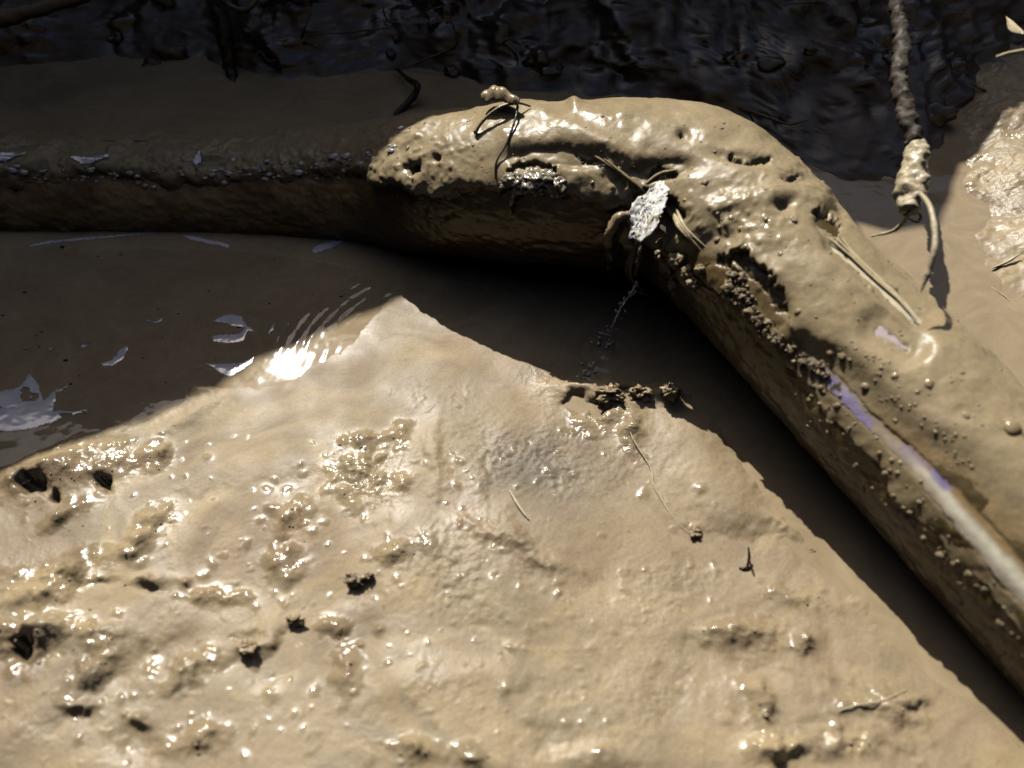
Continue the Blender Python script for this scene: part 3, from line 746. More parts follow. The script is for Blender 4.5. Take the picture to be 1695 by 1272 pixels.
# crest heights: each caster (x, z) at y = .5 throws one point of the shade's edge seen on the mud
shade_pts = [(-500, 1000, .0), (-250, 885, .0), (0, 780, .004), (110, 733, .004), (230, 685, .003), (330, 640, .005), (420, 598, .0), (500, 562, .001), (570, 530, .001), (620, 508, .001), (660, 492, .001), (695, 486, .001), (655, 300, .06), (700, 235, .08), (760, 198, .09),
             (850, 165, .1), (1000, 160, .1), (1150, 158, .1), (1290, 215, .08), (1400, 330, .055), (1430, 398, .0415), (1480, 398, .0415), (1550, 385, .0415), (1568, 318, .05), (1580, 240, .058), (1620, 198, .062), (1700, 160, .064), (1850, 70, .064)]
YW = 0.50
cx, cz = [], []
for a, b, z in shade_pts:
    p = at(a, b, z); t = (YW - p[1]) / SUN[1]
    cx.append(p[0] + t * SUN[0]); cz.append(p[2] + t * SUN[2])
o = np.argsort(cx); cx = np.array(cx)[o]; cz = np.array(cz)[o]
crest = np.interp(bx, cx, cz)
crest += 0.004 * fbm(bx * 60, bx * 0, oct=3)
tt = np.linspace(0, 1, NBT)
tt = np.where(tt < .6, tt / .6 * .3, .3 + (tt - .6) / .4 * .7)          # more rows low on the face, where it is seen
BXg = np.repeat(bx[:, None], NBT, 1)
z0 = 0.034
BZg = z0 + (crest[:, None] - z0) * tt[None]
fr = np.clip((BZg - z0) / .10, 0, 1)
BYg = toe_y[:, None] - .012 + (YW - toe_y[:, None] + .012) * (fr**.9 * .62 + .38 * tt[None])
near = 1 - sm(.10, .5, tt)[None]
n1 = fbm(BXg * 15, BZg * 8 + 5, BYg * 9, oct=5, gain=.55, seed=60)
n2 = fbm(BXg * 62, BZg * 36, BYg * 36, oct=4, seed=61)
n3 = fbm(BXg * 30 + 2 * n1, BZg * 17, BYg * 17 + 1.5 * n1, oct=4, gain=.6, seed=63)
dis = (0.026 * n1 + 0.016 * np.abs(n3) + 0.0035 * n2 + 0.0015 * fbm(BXg * 170, BZg * 170, BYg * 170, oct=3, seed=62)) * (1 - sm(.7, .97, tt)[None]) * sm(0, .05, tt)[None]
BYg = BYg - dis; BZg = BZg + dis * .7
bv = np.stack([BXg, BYg, BZg], -1)
pl = [bv]
for yq, zq in ((.75, .03), (1.6, .05), (8, .1), (60, .3)):
    e = bv[:, -1:].copy(); e[..., 1] = yq; e[..., 2] = crest[:, None] * (1 if yq < 1 else .8) - zq * .3; pl.append(e)
bv = np.concatenate(pl, 1)
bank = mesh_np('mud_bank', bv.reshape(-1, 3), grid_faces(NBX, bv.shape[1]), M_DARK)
tag(bank, 'dark wet earth wall of the hole in deep shade behind the puddle', None, None, 'structure')

# unseen walls added outside the picture: they keep the low sky off the mud
def blocker_ring():
    path = [(-1.25, .5), (-1.1, .15), (-.98, -.25), (-.82, -.46), (-.5, -.58), (0, -.62), (.5, -.58), (.82, -.46), (.98, -.25), (1.1, .15), (1.25, .5)]
    P = catmull([(x, y, 0) for x, y in path], 260)
    nrm = P[:, :2] / np.linalg.norm(P[:, :2], axis=1)[:, None]
    prof = [(-.01, -.07), (.0, 0.0), (.03, .5), (.07, 1.0), (.10, 1.5), (.2, 1.6), (.5, 1.62), (4, 1.62), (58, .6)]
    rows = []
    for out, z in prof:
        k = (0.03 * fbm(P[:, 0] * 9, P[:, 1] * 9, P[:, 2] + z * 9, oct=4, seed=81)) * (1 if 0 < z < 1.55 else 0.2)
        rows.append(np.concatenate([P[:, :2] + nrm * (out + k)[:, None], np.full((len(P), 1), z) + (k * .5)[:, None]], 1))
    V = np.stack(rows, 1)
    return V.reshape(-1, 3), grid_faces(len(P), len(prof))
V, F = blocker_ring()
tag(mesh_np('sky_blocker_wall', V, F, M_BLOCKER), 'unseen added walls outside the picture that block the low sky', None, None, 'structure')

# ------------------------------------------------------------------ loose mud stuck to the bank
parts = []
for k in range(130):
    i = int(RNG.integers(110, NBX - 110)); j = int(RNG.integers(6, 170))
    c = bv[i, j]
    r = float(np.clip(RNG.lognormal(-5.2, .55), .002, .017))
    parts.append(clod_vf(c + np.array([0, -.001, .001]), np.array([r * RNG.uniform(.9, 1.8), r, r * RNG.uniform(.6, 1.2)]), 3, .8, seed=k * 1.7, f=1.5))
V, F = join_vf(parts)
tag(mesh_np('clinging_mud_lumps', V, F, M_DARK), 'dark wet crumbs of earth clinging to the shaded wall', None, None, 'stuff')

fr_ = []
for k in range(60):
    i = int(RNG.integers(120, NBX - 120)); c = bv[i, int(RNG.integers(20, 190))] + np.array([0, -.004, .003])
    d1 = RNG.normal(0, 1, 3) * np.array([.03, .006, .012]); d2 = d1 * .6 + RNG.normal(0, 1, 3) * np.array([.02, .006, .02]) + np.array([0, -.004, -.01])
    fr_.append(tube_vf([c - d1, c - d1 * .4 + RNG.normal(0, .003, 3), c, c + d1 * .5 + RNG.normal(0, .003, 3), c + d2], [.0003, .0009, .0011, .0009, .0004], n=30, sides=6, seed=k, rough=.2))
V, F = join_vf(fr_)
tag(mesh_np('fine_roots', V, F, M_ROOT), 'tangle of fine brown roots sticking out of the shaded earth wall', None, None, 'stuff')

# ------------------------------------------------------------------ mud drops and crust on the pipe
OUT = CL[:, None, :3] + NRM * np.maximum(Rw, CL[:, None, 3:4] - .0005 + thick[..., None])
def coat_at(px, py, lift=0.0):
    _, n, (i, j) = on_pipe(px, py)
    return OUT[i, j] + n * lift, n
drops = []
def drop(px, py, r, lo=False):
    p, n = coat_at(px, py)
    V, F = ico(2 if r > .0011 else 1)
    k = 1 + .45 * fbm(V[:, 0] * 1.4 + px, V[:, 1] * 1.4 + py, V[:, 2] * 1.4, oct=2)
    W = V * k[:, None] * r
    W = W - np.outer(W @ n, n) * .45
    W = W * np.array([RNG.uniform(.8, 1.5), RNG.uniform(.8, 1.3), 1])
    drops.append((W + p - n * r * .12 - POFF, F))
for k in range(120):                                    # over the broad flank
    drop(RNG.uniform(1220, 1690), RNG.uniform(380, 720), float(np.clip(RNG.lognormal(-7.25, .4), .0004, .0017)))
for k in range(170):                                    # below the streak
    t = RNG.uniform(0, 1); q = catmull([(1330, 640, 0), (1440, 770, 0), (1560, 930, 0), (1690, 1110, 0)], 50)[int(t * 49)]
    d = RNG.normal(0, 26)
    drop(q[0] + d * .72, q[1] - d * .69, float(np.clip(RNG.lognormal(-7.15, .45), .0005, .0022)))
for k in range(70):                                     # fine beads beside the streak
    t = RNG.uniform(0, 1)
    drop(1370 + 200 * t + RNG.normal(30, 16), 590 + 190 * t - RNG.normal(20, 14), float(RNG.uniform(.0004, .0011)))
for k in range(110):
    drop(RNG.uniform(650, 1320), RNG.uniform(195, 420), float(np.clip(RNG.lognormal(-7.1, .4), .0004, .002)))
for a, b, r in [(1595, 692, .0022), (1668, 712, .0050), (1690, 720, .003), (1440, 480, .0022), (1395, 590, .0021), (1375, 585, .0018), (1240, 415, .0022), (1190, 360, .0016), (1325, 520, .0018), (1480, 625, .002), (1435, 640, .002), (1535, 640, .002)]:
    drop(a, b, r)
V, F = join_vf(drops)
dr = mesh_np('mud_drops', V, F, M_BEAD, pipe); dr['kind'] = 'stuff'
fl = []
for k in range(90):
    x = RNG.uniform(0, 690); y = np.interp(x, [0, 300, 560, 690], [292, 290, 280, 232]) + RNG.normal(0, 9)
    p, n = coat_at(x, y); r = float(np.clip(RNG.lognormal(-6.9, .5), .0004, .0028))
    V, F = clod_vf((0, 0, 0), 1.0, 2, .5, seed=k * 2.1)
    W = V * np.array([r * 1.8, r, r]); W -= np.outer(W @ n, n) * .5
    fl.append((W + p + n * r * .1 - POFF, F))
V, F = join_vf(fl)
fo = mesh_np('wet_flecks', V, F, M_FLECK, pipe); fo['kind'] = 'stuff'
# crumbly ridge of grit
cr = []
for t in np.linspace(0, 1, 240):
    q = catmull([(1215, 470, 0), (1235, 500, 0), (1270, 545, 0), (1315, 588, 0), (1372, 622, 0)], 60)[int(t * 59)]
    wd = 16 * (1 - .6 * t) + 3
    p, n = coat_at(q[0] + RNG.normal(0, wd * .5), q[1] + RNG.normal(0, wd * .5), .0008)
    r = float(np.clip(RNG.lognormal(-7.1, .55), .0003, .0028)) * (1.1 - .6 * t)
    cr.append(clod_vf(p - POFF, r * RNG.uniform(.6, 1.5, 3), 3 if r > .0012 else 2, 1.25, seed=t * 177, f=2.6))
V, F = join_vf(cr)
c_ = mesh_np('grit_crust', V, F, M_CRUST, pipe); c_['kind'] = 'stuff'

# ------------------------------------------------------------------ the leak: torn white sleeve, frayed fibres, muddy flap
def sheet(outline, mat, name, parent, lift=.002, crumple=.002, thick_=.0006, seed=0, fold=160, out=.0, n=90, rings=22):
    """crumpled, torn piece of film standing off the pipe skin; a fan of rings inside its outline"""
    ox = catmull(list(outline) + [outline[0]], n + 1)[:-1, :2] if len(outline[0]) > 2 else catmull([(a, b, 0) for a, b in list(outline) + [outline[0]]], n + 1)[:-1, :2]
    ox = ox + 5.0 * np.stack([fbm(np.arange(n) * .33, np.zeros(n) + seed, oct=4, gain=.6), fbm(np.arange(n) * .33, np.zeros(n) + seed + 9, oct=4, gain=.6)], -1)
    c = ox.mean(0); y0, y1 = ox[:, 1].min(), ox[:, 1].max()
    V = []
    for r in np.linspace(.04, 1, rings):
        for q in c + (ox - c) * r:
            p, nn_, _ = on_pipe(*q)
            k = fbm(np.array([q[0] / 17 + seed]), np.array([q[1] / 17]), oct=3)[0]
            V.append(p + nn_ * (lift + out * (q[1] - y0) / (y1 - y0) + crumple * (1 - 2.2 * abs(k))))
    o = mesh_np(name, np.array(V) - POFF, grid_faces(rings, n, wrap=True), mat, parent)
    md = o.modifiers.new('thickness', 'SOLIDIFY'); md.thickness = thick_; md.offset = -1
    return o
sheet([(1044, 354), (1056, 330), (1076, 318), (1098, 305), (1114, 318), (1117, 345), (1112, 372), (1098, 394), (1080, 390), (1062, 386)], M_WHITE, 'torn_white_sleeve', pipe, .0050, .0006, seed=2, out=.010, fold=150)

def px_tube(pts, radii, **k):
    return tube_vf([at(*p) for p in pts], radii, **k)
def skin_pts(pts, lift):
    out = []
    for q in pts:
        p, n_ = coat_at(q[0], q[1], q[2] if len(q) > 2 else lift); out.append(p)
    return out
def fibre(pts, radii, mat, name='fibre', lift=.0015, seed=0, flat=None):
    V, F = tube_vf(skin_pts(pts, lift), radii, n=26, sides=7, rough=.12, seed=seed)
    return mesh_np(name, V - POFF, F, mat, pipe)
for k in range(5):                                       # bundle of split straw
    d = (k - 2) * 2.6 + RNG.normal(0, .7)
    fibre([(1118 + d * .6, 352 - d * .6, .003), (1145 + d * .75, 385 - d * .55, .0032), (1172 + d * .55, 412 - d * .35 + (k % 3) * 5, .0025)], [.0006, .0012, .0009, .0003], M_STRAW, seed=k)
for k, q in enumerate([[(985, 262), (1030, 290), (1062, 318), (1090, 335)], [(1000, 268), (1045, 302), (1080, 330), (1118, 362)], [(1055, 318), (1090, 292), (1125, 285)], [(1092, 308), (1104, 345), (1122, 370)], [(1062, 330), (1075, 352), (1098, 360)]]):
    fibre(q, [.0006, .0012, .0011, .0004], M_LUMP, seed=20 + k, lift=.0022)
# flap of muddy sleeve hanging in front of the hole, and rootlets below it
def hang(pts, radii, mat, name, seed, flat=1.0, n=30):
    V, F = tube_vf([np.asarray(p) for p in pts], radii, n=n, sides=10, rough=.3, seed=seed, freq=260)
    return mesh_np(name, V - POFF, F, mat, pipe)
def off_skin(px, py, lift):
    p, n_, _ = on_pipe(px, py); return p + n_ * lift
hang([off_skin(1052, 350, .008), off_skin(1028, 352, .010), off_skin(1012, 372, .010), off_skin(1010, 400, .009), off_skin(1016, 420, .008), off_skin(1024, 436, .007)], [.0022, .0034, .0038, .0034, .0024, .0008], M_LUMP, 'muddy_flap', 3)
hang([off_skin(1016, 418, .008), off_skin(1008, 428, .008), off_skin(1014, 440, .008)], [.0018, .0012, .0005], M_LUMP, 'muddy_flap', 4)
for k, q in enumerate([[(1060, 400, .006), (1058, 425, .010), (1064, 448, .010), (1076, 478, .008)], [(1075, 400, .006), (1078, 430, .010), (1072, 460, .010), (1082, 486, .007)], [(1066, 410, .007), (1070, 440, .012), (1084, 470, .008)], [(1050, 405, .006), (1062, 430, .009), (1066, 462, .008)]]):
    hang([off_skin(*p) for p in q], [.0016, .0012, .0010, .0005], M_CRUST, 'rootlet', 30 + k)
for k, (a, b, r) in enumerate([(1100, 405, .004), (1125, 430, .005), (1105, 445, .0042), (1140, 450, .0035), (1165, 445, .003), (1090, 420, .003), (1150, 470, .0035), (1115, 470, .003)]):
    p, n_ = coat_at(a, b, .001)
    V, F = clod_vf(p - POFF, r, 4, .6, seed=50 + k * 3, f=1.6)
    mesh_np('mud_knob', V, F, M_LUMP, pipe)

# crumpled clump of film and mud below the overhanging edge
cl = []
for k, (a, b, r) in enumerate([(850, 300, .0045), (868, 300, .006), (888, 298, .0065), (905, 302, .006), (922, 308, .0045), (880, 310, .0055), (900, 312, .004), (842, 306, .003), (925, 318, .003)]):
    p, _, _ = on_pipe(a, b, .0055)
    cl.append(clod_vf(p, np.array([r * 1.3, r, r * .7]), 4, 1.0, seed=k * 5.1, f=2.4))
p1 = [on_pipe(862, 310, .0075)[0], on_pipe(856, 325, .007)[0], on_pipe(850, 340, .004)[0], on_pipe(847, 355, .002)[0]]
cl.append(tube_vf(p1, [.0022, .0018, .0014, .0008], n=24, sides=8, rough=.3, seed=9))
V, F = join_vf(cl); o_ = np.array(V.mean(0))
cm = mesh_np('mud_clump', V - o_, F, M_GREYFILM); cm.location = o_
tag(cm, 'crumpled shiny grey clump with a drip, stuck below the overhanging mud edge', 'mud clump')

# ------------------------------------------------------------------ curled leaf on the pipe
p0, n0 = coat_at(838, 196)
leaf = empty('dead_leaf', tuple(p0))
tag(leaf, 'curled muddy dead leaf with its stalk, lying on top of the pipe', 'leaf')
LO = np.array(p0)
a0 = coat_at(806, 200, .011)[0]; a1 = coat_at(834, 196, .0125)[0]; a2 = coat_at(866, 200, .008)[0]
ax = catmull([a0, a1, a2], 26)
wl = np.interp(np.linspace(0, 1, 26), [0, .15, .5, .85, 1], [.0022, .0055, .0072, .005, .0012])
cross = np.linspace(-1, 1, 15)
V = np.zeros((26, 15, 3))
for i in range(26):
    for j, c in enumerate(cross):
        V[i, j] = ax[i] + np.array([0.15, -1, .1]) * c * wl[i] + np.array([0, 0, -1]) * (c * c) * wl[i] * .75 + np.array([0, 0, 1]) * .0006 * math.sin(i * .9 + c * 2)
bl = mesh_np('blade', V.reshape(-1, 3) - LO, grid_faces(26, 15), M_LUMP, leaf)
md = bl.modifiers.new('thickness', 'SOLIDIFY'); md.thickness = .0009
V, F = tube_vf([coat_at(790, 234, .0015)[0], coat_at(806, 222, .0045)[0], coat_at(832, 208, .0065)[0], coat_at(862, 199, .006)[0], coat_at(882, 194, .001)[0]], [.0014, .0011, .0010, .0010, .0006], n=34, sides=8, seed=5)
mesh_np('stalk', V - LO, F, M_LUMP, leaf)
V, F = tube_vf([coat_at(862, 197, .004)[0], coat_at(858, 215, .003)[0], coat_at(842, 248, .0012)[0], coat_at(828, 275, .0012)[0], coat_at(826, 300, .001)[0]], [.0010, .0007, .0006, .0006, .0004], n=40, sides=6, seed=6)
o_ = V.mean(0)  # thin dark strand draped from the leaf down the mud
tn = mesh_np('thin_strand', V - o_, F, M_BLACKROOT); tn.location = o_
tag(tn, 'thin dark thread trailing down from the curled leaf', 'root')

# ------------------------------------------------------------------ hanging root at the bank, right
def thing_mesh(name, V, F, mat, label, cat, group=None):
    o_ = np.array(V).mean(0)
    o = mesh_np(name, V - o_, F, mat); o.location = o_
    return tag(o, label, cat, group)
hr = empty('hanging_root', tuple(at(1512, 250, .13)))
HO = np.array(hr.location)
tag(hr, 'hanging root with a pale mud-coated tip above the right-hand puddle', 'root')
V, F = tube_vf([at(1476, -60, .16), at(1486, 20, .155), at(1494, 70, .15), at(1488, 130, .145), at(1500, 185, .138), at(1516, 240, .132)], [.0036, .0040, .0046, .0040, .0044, .005], n=120, sides=18, rough=.26, seed=3, freq=240)
mesh_np('root_stem', V - HO, F, M_STEM, hr)
V, F = tube_vf([at(1517, 234, .1325), at(1516, 262, .129), at(1512, 300, .124), at(1508, 325, .121), at(1505, 350, .118)], [.0045, .0062, .0072, .0066, .0050], n=60, sides=28, rough=.30, seed=8, freq=170)
mesh_np('mud_sheath', V - HO, F, M_PALE, hr)
V, F = clod_vf(at(1493, 312, .122), np.array([.0028, .003, .006]), 3, .4, 3); mesh_np('mud_flake', V - HO, F, M_PALE, hr)
V, F = tube_vf([at(1522, 318, .1325), at(1540, 345, .137), at(1548, 390, .134), at(1546, 420, .130), at(1535, 455, .122), at(1525, 482, .116)], [.0011, .0014, .0015, .0014, .0018, .0006], n=50, sides=9, seed=12, rough=.2)
mesh_np('rootlet', V - HO, F, M_PALE, hr)
V, F = tube_vf([at(1504, 356, .116), at(1492, 372, .105), at(1474, 384, .098), at(1440, 392, .09)], [.0012, .0011, .0009, .0005], n=36, sides=8, seed=13, rough=.2)
mesh_np('rootlet', V - HO, F, M_PALE, hr)
V, F = tube_vf([at(1512, 345, .118), at(1524, 358, .112), at(1518, 368, .11), at(1503, 362, .112)], [.0008, .0008, .0008, .0005], n=26, sides=7, seed=14)
mesh_np('rootlet', V - HO, F, M_PALE, hr)

# ------------------------------------------------------------------ twigs, straws, roots
thing_mesh('broken_branch', *px_tube([(-40, 42, .10), (10, 30, .10), (70, 14, .10), (150, -8, .10)], [.0062, .0058, .005, .0045], n=40, sides=14, seed=1), M_BRANCH, 'straight pale brown branch crossing the top left corner above the bank', 'branch')
thing_mesh('grey_stick', *px_tube([(-30, 241, .044), (20, 242, .044), (76, 241, .044)], [.0016, .0017, .0014], n=24, sides=8, seed=2), M_STRAW, 'short straight pale stick lying level at the left end of the puddle', 'stick')
thing_mesh('bank_root', *px_tube([(345, -30, .09), (366, 30, .08), (376, 80, .062), (384, 125, .045), (402, 160, .039)], [.006, .0065, .006, .005, .0022], n=50, sides=12, seed=3, rough=.25), M_BLACKROOT, 'dark knotty root running down the bank into the puddle', 'root')
thing_mesh('looped_root', *px_tube([(360, -20, .10), (380, 8, .098), (402, 16, .096), (420, 6, .098), (430, -20, .10)], [.0022, .002, .002, .002, .0022], n=36, sides=9, seed=4), M_ROOT, 'thin brown root bent in a loop at the top edge of the bank', 'root')
thing_mesh('thin_strand', *px_tube([(410, 14, .096), (404, 40, .085), (392, 70, .07)], [.0015, .0012, .0007], n=24, sides=8, seed=5), M_ROOT, 'thin rootlet hanging from the looped root', 'root')
thing_mesh('thin_strand', *px_tube([(490, 58, .07), (560, 55, .07), (610, 50, .075), (655, 45, .08)], [.0006, .0008, .0008, .0005], n=30, sides=7, seed=6), M_ROOT, 'long hair-thin root lying level across the dark bank', 'root')
thing_mesh('bent_twig', *px_tube([(654, 112, .05), (676, 132, .056), (691, 142, .058), (684, 160, .052), (660, 186, .045), (636, 212, .040)], [.0013, .002, .0026, .0026, .0024, .0014], n=44, sides=9, seed=7), M_BLACKROOT, 'dark elbow-shaped twig sticking out of the puddle behind the pipe', 'twig')
thing_mesh('straw', *px_tube([(1648, 95, .17), (1672, 88, .172), (1720, 80, .175)], [.0006, .0011, .0012], n=24, sides=8, seed=8), M_STRAW, 'bright single straw jutting in from the top right edge', 'straw')
lf = empty('leaf_scrap', tuple(at(1672, 40, .16))); tag(lf, 'small pale folded leaf scrap near the top right corner', 'leaf'); LO2 = np.array(lf.location)
V = np.zeros((14, 7, 3)); ax = catmull([at(1664, 26, .16), at(1674, 42, .162), at(1692, 52, .165)], 14)
for i in range(14):
    for j, c in enumerate(np.linspace(-1, 1, 7)):
        V[i, j] = ax[i] + np.array([.6, -.3, .8]) * c * .0022 * math.sin(math.pi * (i + 1.0) / 15) + np.array([0, -1, 0]) * .003 * abs(c)
b_ = mesh_np('blade', V.reshape(-1, 3) - LO2, grid_faces(14, 7), M_PALE, lf); b_.modifiers.new('thickness', 'SOLIDIFY').thickness = .0006
V, F = tube_vf([at(1700, 58, .165), at(1730, 75, .167)], [.0008, .0008], n=8, sides=6); mesh_np('stalk', V - LO2, F, M_PALE, lf)

def on_ground(px, py, lift=0.0):
    p = at(px, py, .004)
    for _ in range(3):
        p = at(px, py, ground_height(p[0], p[1]))
    p = p.copy(); p[2] += lift
    return p
def ground_straw(pts, r, mat, label, cat='straw', name='straw', seed=0, lift=.0008):
    V, F = tube_vf([on_ground(q[0], q[1], q[2] if len(q) > 2 else lift) for q in pts], [r * .5, r, r, r * .4], n=30, sides=7, seed=seed, rough=.2)
    return thing_mesh(name, V, F, mat, label, cat)
ground_straw([(843, 812), (858, 838), (876, 862)], .0009, M_PALE, 'short muddy straw beside the grey patch of gravel', seed=1)
ground_straw([(1385, 1178), (1420, 1168), (1462, 1160), (1502, 1140)], .0004, M_PALE, 'long mud-coated straw near the lower end of the pipe shadow', seed=2)
ground_straw([(1040, 690), (1046, 725), (1076, 775), (1084, 810), (1118, 862, .0001), (1148, 890, .0001)], .00045, M_PALE, 'crooked pale root thread below the two shadow peaks', 'root', 'root_thread', seed=3)
ground_straw([(1640, 446), (1665, 436), (1690, 420)], .0008, M_STRAW, 'short bright straw on the sunny mud right of the hanging root', seed=4)
ground_straw([(1520, 425), (1560, 452), (1605, 490)], .0004, M_ROOT, 'hair-thin dark straw lying behind the hanging root shadow', seed=5)
ground_straw([(1630, 470), (1665, 495), (1700, 525)], .0005, M_PALE, 'thin pale straw at the right edge on the bright puddle silt', seed=6)
tw = empty('forked_twig', tuple(on_ground(1238, 940))); tag(tw, 'tiny dark forked twig standing in the hollow beside the pipe shadow', 'twig'); TO = np.array(tw.location)
for q, r in (([(1233, 916, .008), (1237, 930, .004), (1235, 946, .0)], .0008), ([(1237, 930, .004), (1242, 941, .002), (1249, 955, .0002)], .0005), ([(1222, 941, .0006), (1230, 943, .0012), (1238, 941, .0006)], .0007)):
    V, F = tube_vf([on_ground(*p) for p in q], [r * .5, r, r * .8], n=16, sides=7, seed=r * 1e4); mesh_np('twig_arm', V - TO, F, M_BLACKROOT, tw)

# frayed straw along the top edge of the pipe
fs = empty('frayed_straw', tuple(coat_at(1450, 465)[0])); tag(fs, 'frayed pale straw strands lying along the upper edge of the sloping pipe', 'straw'); SO = np.array(fs.location)
for k in range(5):
    d = (k - 2.5) * 1.6 + RNG.normal(0, .8)
    pts = [(1372 + d * 1.5 + k * 4, 395 + abs(d) * .5), (1415 + d, 428 - d * .6), (1455 + d * .7, 465 - d * .5), (1490 + d * .4, 500 - d * .3), (1520 - k * 7, 532 - k * 7)]
    V, F = tube_vf(skin_pts(pts, .0012), [.0004, .0009, .0009, .0007, .0003], n=40, sides=7, seed=k); mesh_np('strand', V - SO, F, M_STRAW, fs)

# ------------------------------------------------------------------ clods and stones
def clod(name, px, py, r, lift, mat, label, cat='clod', seed=0, rough=.45, sub=5, z=None):
    r = np.asarray(r) * (.85 if cat == 'clod' else 1); rough = rough * (1.9 if cat == 'clod' else 1)
    p = on_ground(px, py, lift) if z is None else np.asarray(at(px, py, z))
    V, F = clod_vf((0, 0, 0), r, sub, rough, seed, f=1.9 if cat == 'clod' else 1.3)
    o = mesh_np(name, V, F, mat); o.location = p
    return tag(o, label, cat)
clod('mud_clod', 590, 963, np.array([.0062, .004, .0034]), .0022, M_CRUST, 'lone dark clod on the smooth mud, well below the bright water', seed=3)
clod('mud_clod', 612, 958, np.array([.0028, .0024, .0026]), .0020, M_CRUST, 'small chip of earth touching the lone dark clod', seed=5)
clod('mud_clod', 962, 668, np.array([.0070, .005, .0044]), .0010, M_CRUST, 'left clod of the rubble at the tip of the pipe shadow', seed=7, rough=.6)
clod('mud_clod', 1010, 655, np.array([.008, .005, .005]), .001, M_LUMP, 'broad tan clod in the middle of the rubble under the trickle', seed=9, rough=.6)
clod('mud_clod', 1060, 655, np.array([.006, .005, .006]), .0015, M_LUMP, 'sunlit clod between the rubble and the peak of mud', seed=11, rough=.6)
clod('mud_clod', 1108, 652, np.array([.0052, .005, .0065]), .0010, M_LUMP, 'pointed clod forming the peak against the pipe shadow', seed=13, rough=.5)
clod('mud_clod', 1150, 885, np.array([.0035, .003, .003]), .001, M_LUMP, 'rounded clod at the near end of the pale root thread', seed=15)
clod('mud_clod', 1340, 915, np.array([.0042, .0024, .0022]), .001, M_CRUST, 'narrow dark clod in the hollow nearest the long pipe shadow', seed=17)
clod('pebble', 1450, 222, np.array([.006, .005, .005]), 0, M_PALE, 'pale pebble in the dark puddle left of the hanging root', 'pebble', 19, .25, 4, .046)
clod('mud_clod', 490, 1028, np.array([.0045, .003, .003]), .001, M_LUMP, 'small clod at the top of the curved groove in the mud', seed=21)
clod('mud_clod', 410, 1074, np.array([.005, .0036, .0032]), .0005, M_LUMP, 'clod inside the cracked hollow left of the curved groove', seed=23)
cr = []
for a in spark_spots:
    for k in range(int(2 + (a[2] * a[3]) / 300)):
        x = a[0] + RNG.normal(0, a[2] * .6); y = a[1] + RNG.normal(0, a[3] * .6)
        if not (-20 < x < 1720 and 640 < y < 1290): continue
        r = float(np.clip(RNG.lognormal(-7.7, .4), .0003, .0012))
        V, F = clod_vf(on_ground(x, y, r * .15), np.array([r * 1.2, r * 1.1, r * .8]), 2 if r > .0009 else 1, .35, seed=k + x)
        cr.append((V, F))
V, F = join_vf(cr)
tag(mesh_np('mud_crumbs', V, F, M_WETCRUMB), 'countless tiny glistening crumbs scattered over the wet mud', None, None, 'stuff')

# ------------------------------------------------------------------ pale films: painted sky reflections and foam
def film(outline, label, group=None, z=.0008, holes=.0, seed=0, n=70, dome=.0003, tilt=0.0, jag=4.0, skin=False):
    ox = np.array(outline, float)
    x0, y0 = ox.min(0) - 8; x1, y1 = ox.max(0) + 8
    if skin: n = int(max(9, (x1 - x0) / 5))
    gx, gy = np.meshgrid(np.linspace(x0, x1, n), np.linspace(y0, y1, n), indexing='ij')
    qx = gx + jag * fbm(gx / 14, gy / 14, oct=3, seed=seed); qy = gy + jag * .7 * fbm(gx / 14, gy / 14, oct=3, seed=seed + 1)
    ins = np.zeros(gx.shape, bool); xj, yj = ox[-1]
    for xi, yi in ox:
        if yi != yj: ins ^= ((yi > qy) != (yj > qy)) & (qx < (xj - xi) * (qy - yi) / (yj - yi) + xi)
        xj, yj = xi, yi
    d, _, _ = seg_dist(qx, qy, list(map(tuple, ox)) + [tuple(ox[0])])
    if holes: ins &= fbm(gx / 20, gy / 14, oct=3, seed=seed + 4) < holes
    P = np.stack([at(a, b, 0) for a, b in zip(gx.ravel(), gy.ravel())])
    P[:, 2] = z - .0005 + dome * (1 - np.exp(-d.ravel() / 6)) + .00010 * fbm(P[:, 0] * 200, P[:, 1] * 200, oct=3, seed=seed) + tilt * (P[:, 1] - P[:, 1].mean())
    if skin:
        for q_ in np.nonzero(ins.ravel())[0]:
            p_, n_ = coat_at(gx.ravel()[q_], gy.ravel()[q_]); P[q_] = p_ + n_ * .0011
    F = grid_faces(n, n); F = F[ins.reshape(-1)[F].sum(1) >= 4]
    V, F, fa = compact(P, F, {'film': np.clip(d.ravel() / 5.0, 0, 1)})
    o_ = V.mean(0)
    o = mesh_np('painted_sheen_foam', V - o_, F, M_SHEEN_FOAM, None, fa); o.location = o_
    return tag(o, label, 'scum', group)
G = 'painted sky reflections on the shaded water'
film([(-40, 655), (30, 640), (50, 615), (66, 640), (72, 660), (92, 645), (128, 634), (96, 652), (90, 680), (130, 680), (155, 670), (150, 682), (100, 696), (60, 712), (10, 718), (-40, 712)], 'largest pale painted sky reflection, ragged, at the left edge of the pool', G, holes=.42, seed=1)
film([(164, 600), (185, 596), (195, 580), (212, 572), (214, 580), (204, 598), (186, 608), (170, 606)], 'crescent-shaped pale painted sky reflection beside the largest one', G, seed=2)
film([(241, 528), (256, 532), (270, 522), (271, 530), (258, 537), (243, 535)], 'tiny curved painted sky reflection highest on the pool', G, seed=3, n=40)
film([(345, 534), (368, 522), (380, 520), (400, 522), (412, 540), (424, 548), (410, 551), (404, 566), (376, 571), (350, 566), (346, 556), (372, 553), (396, 552), (404, 545), (388, 541), (366, 536)], 'hooked pale painted sky reflection halfway between pipe and sunlit edge', G, seed=4, jag=2.5)
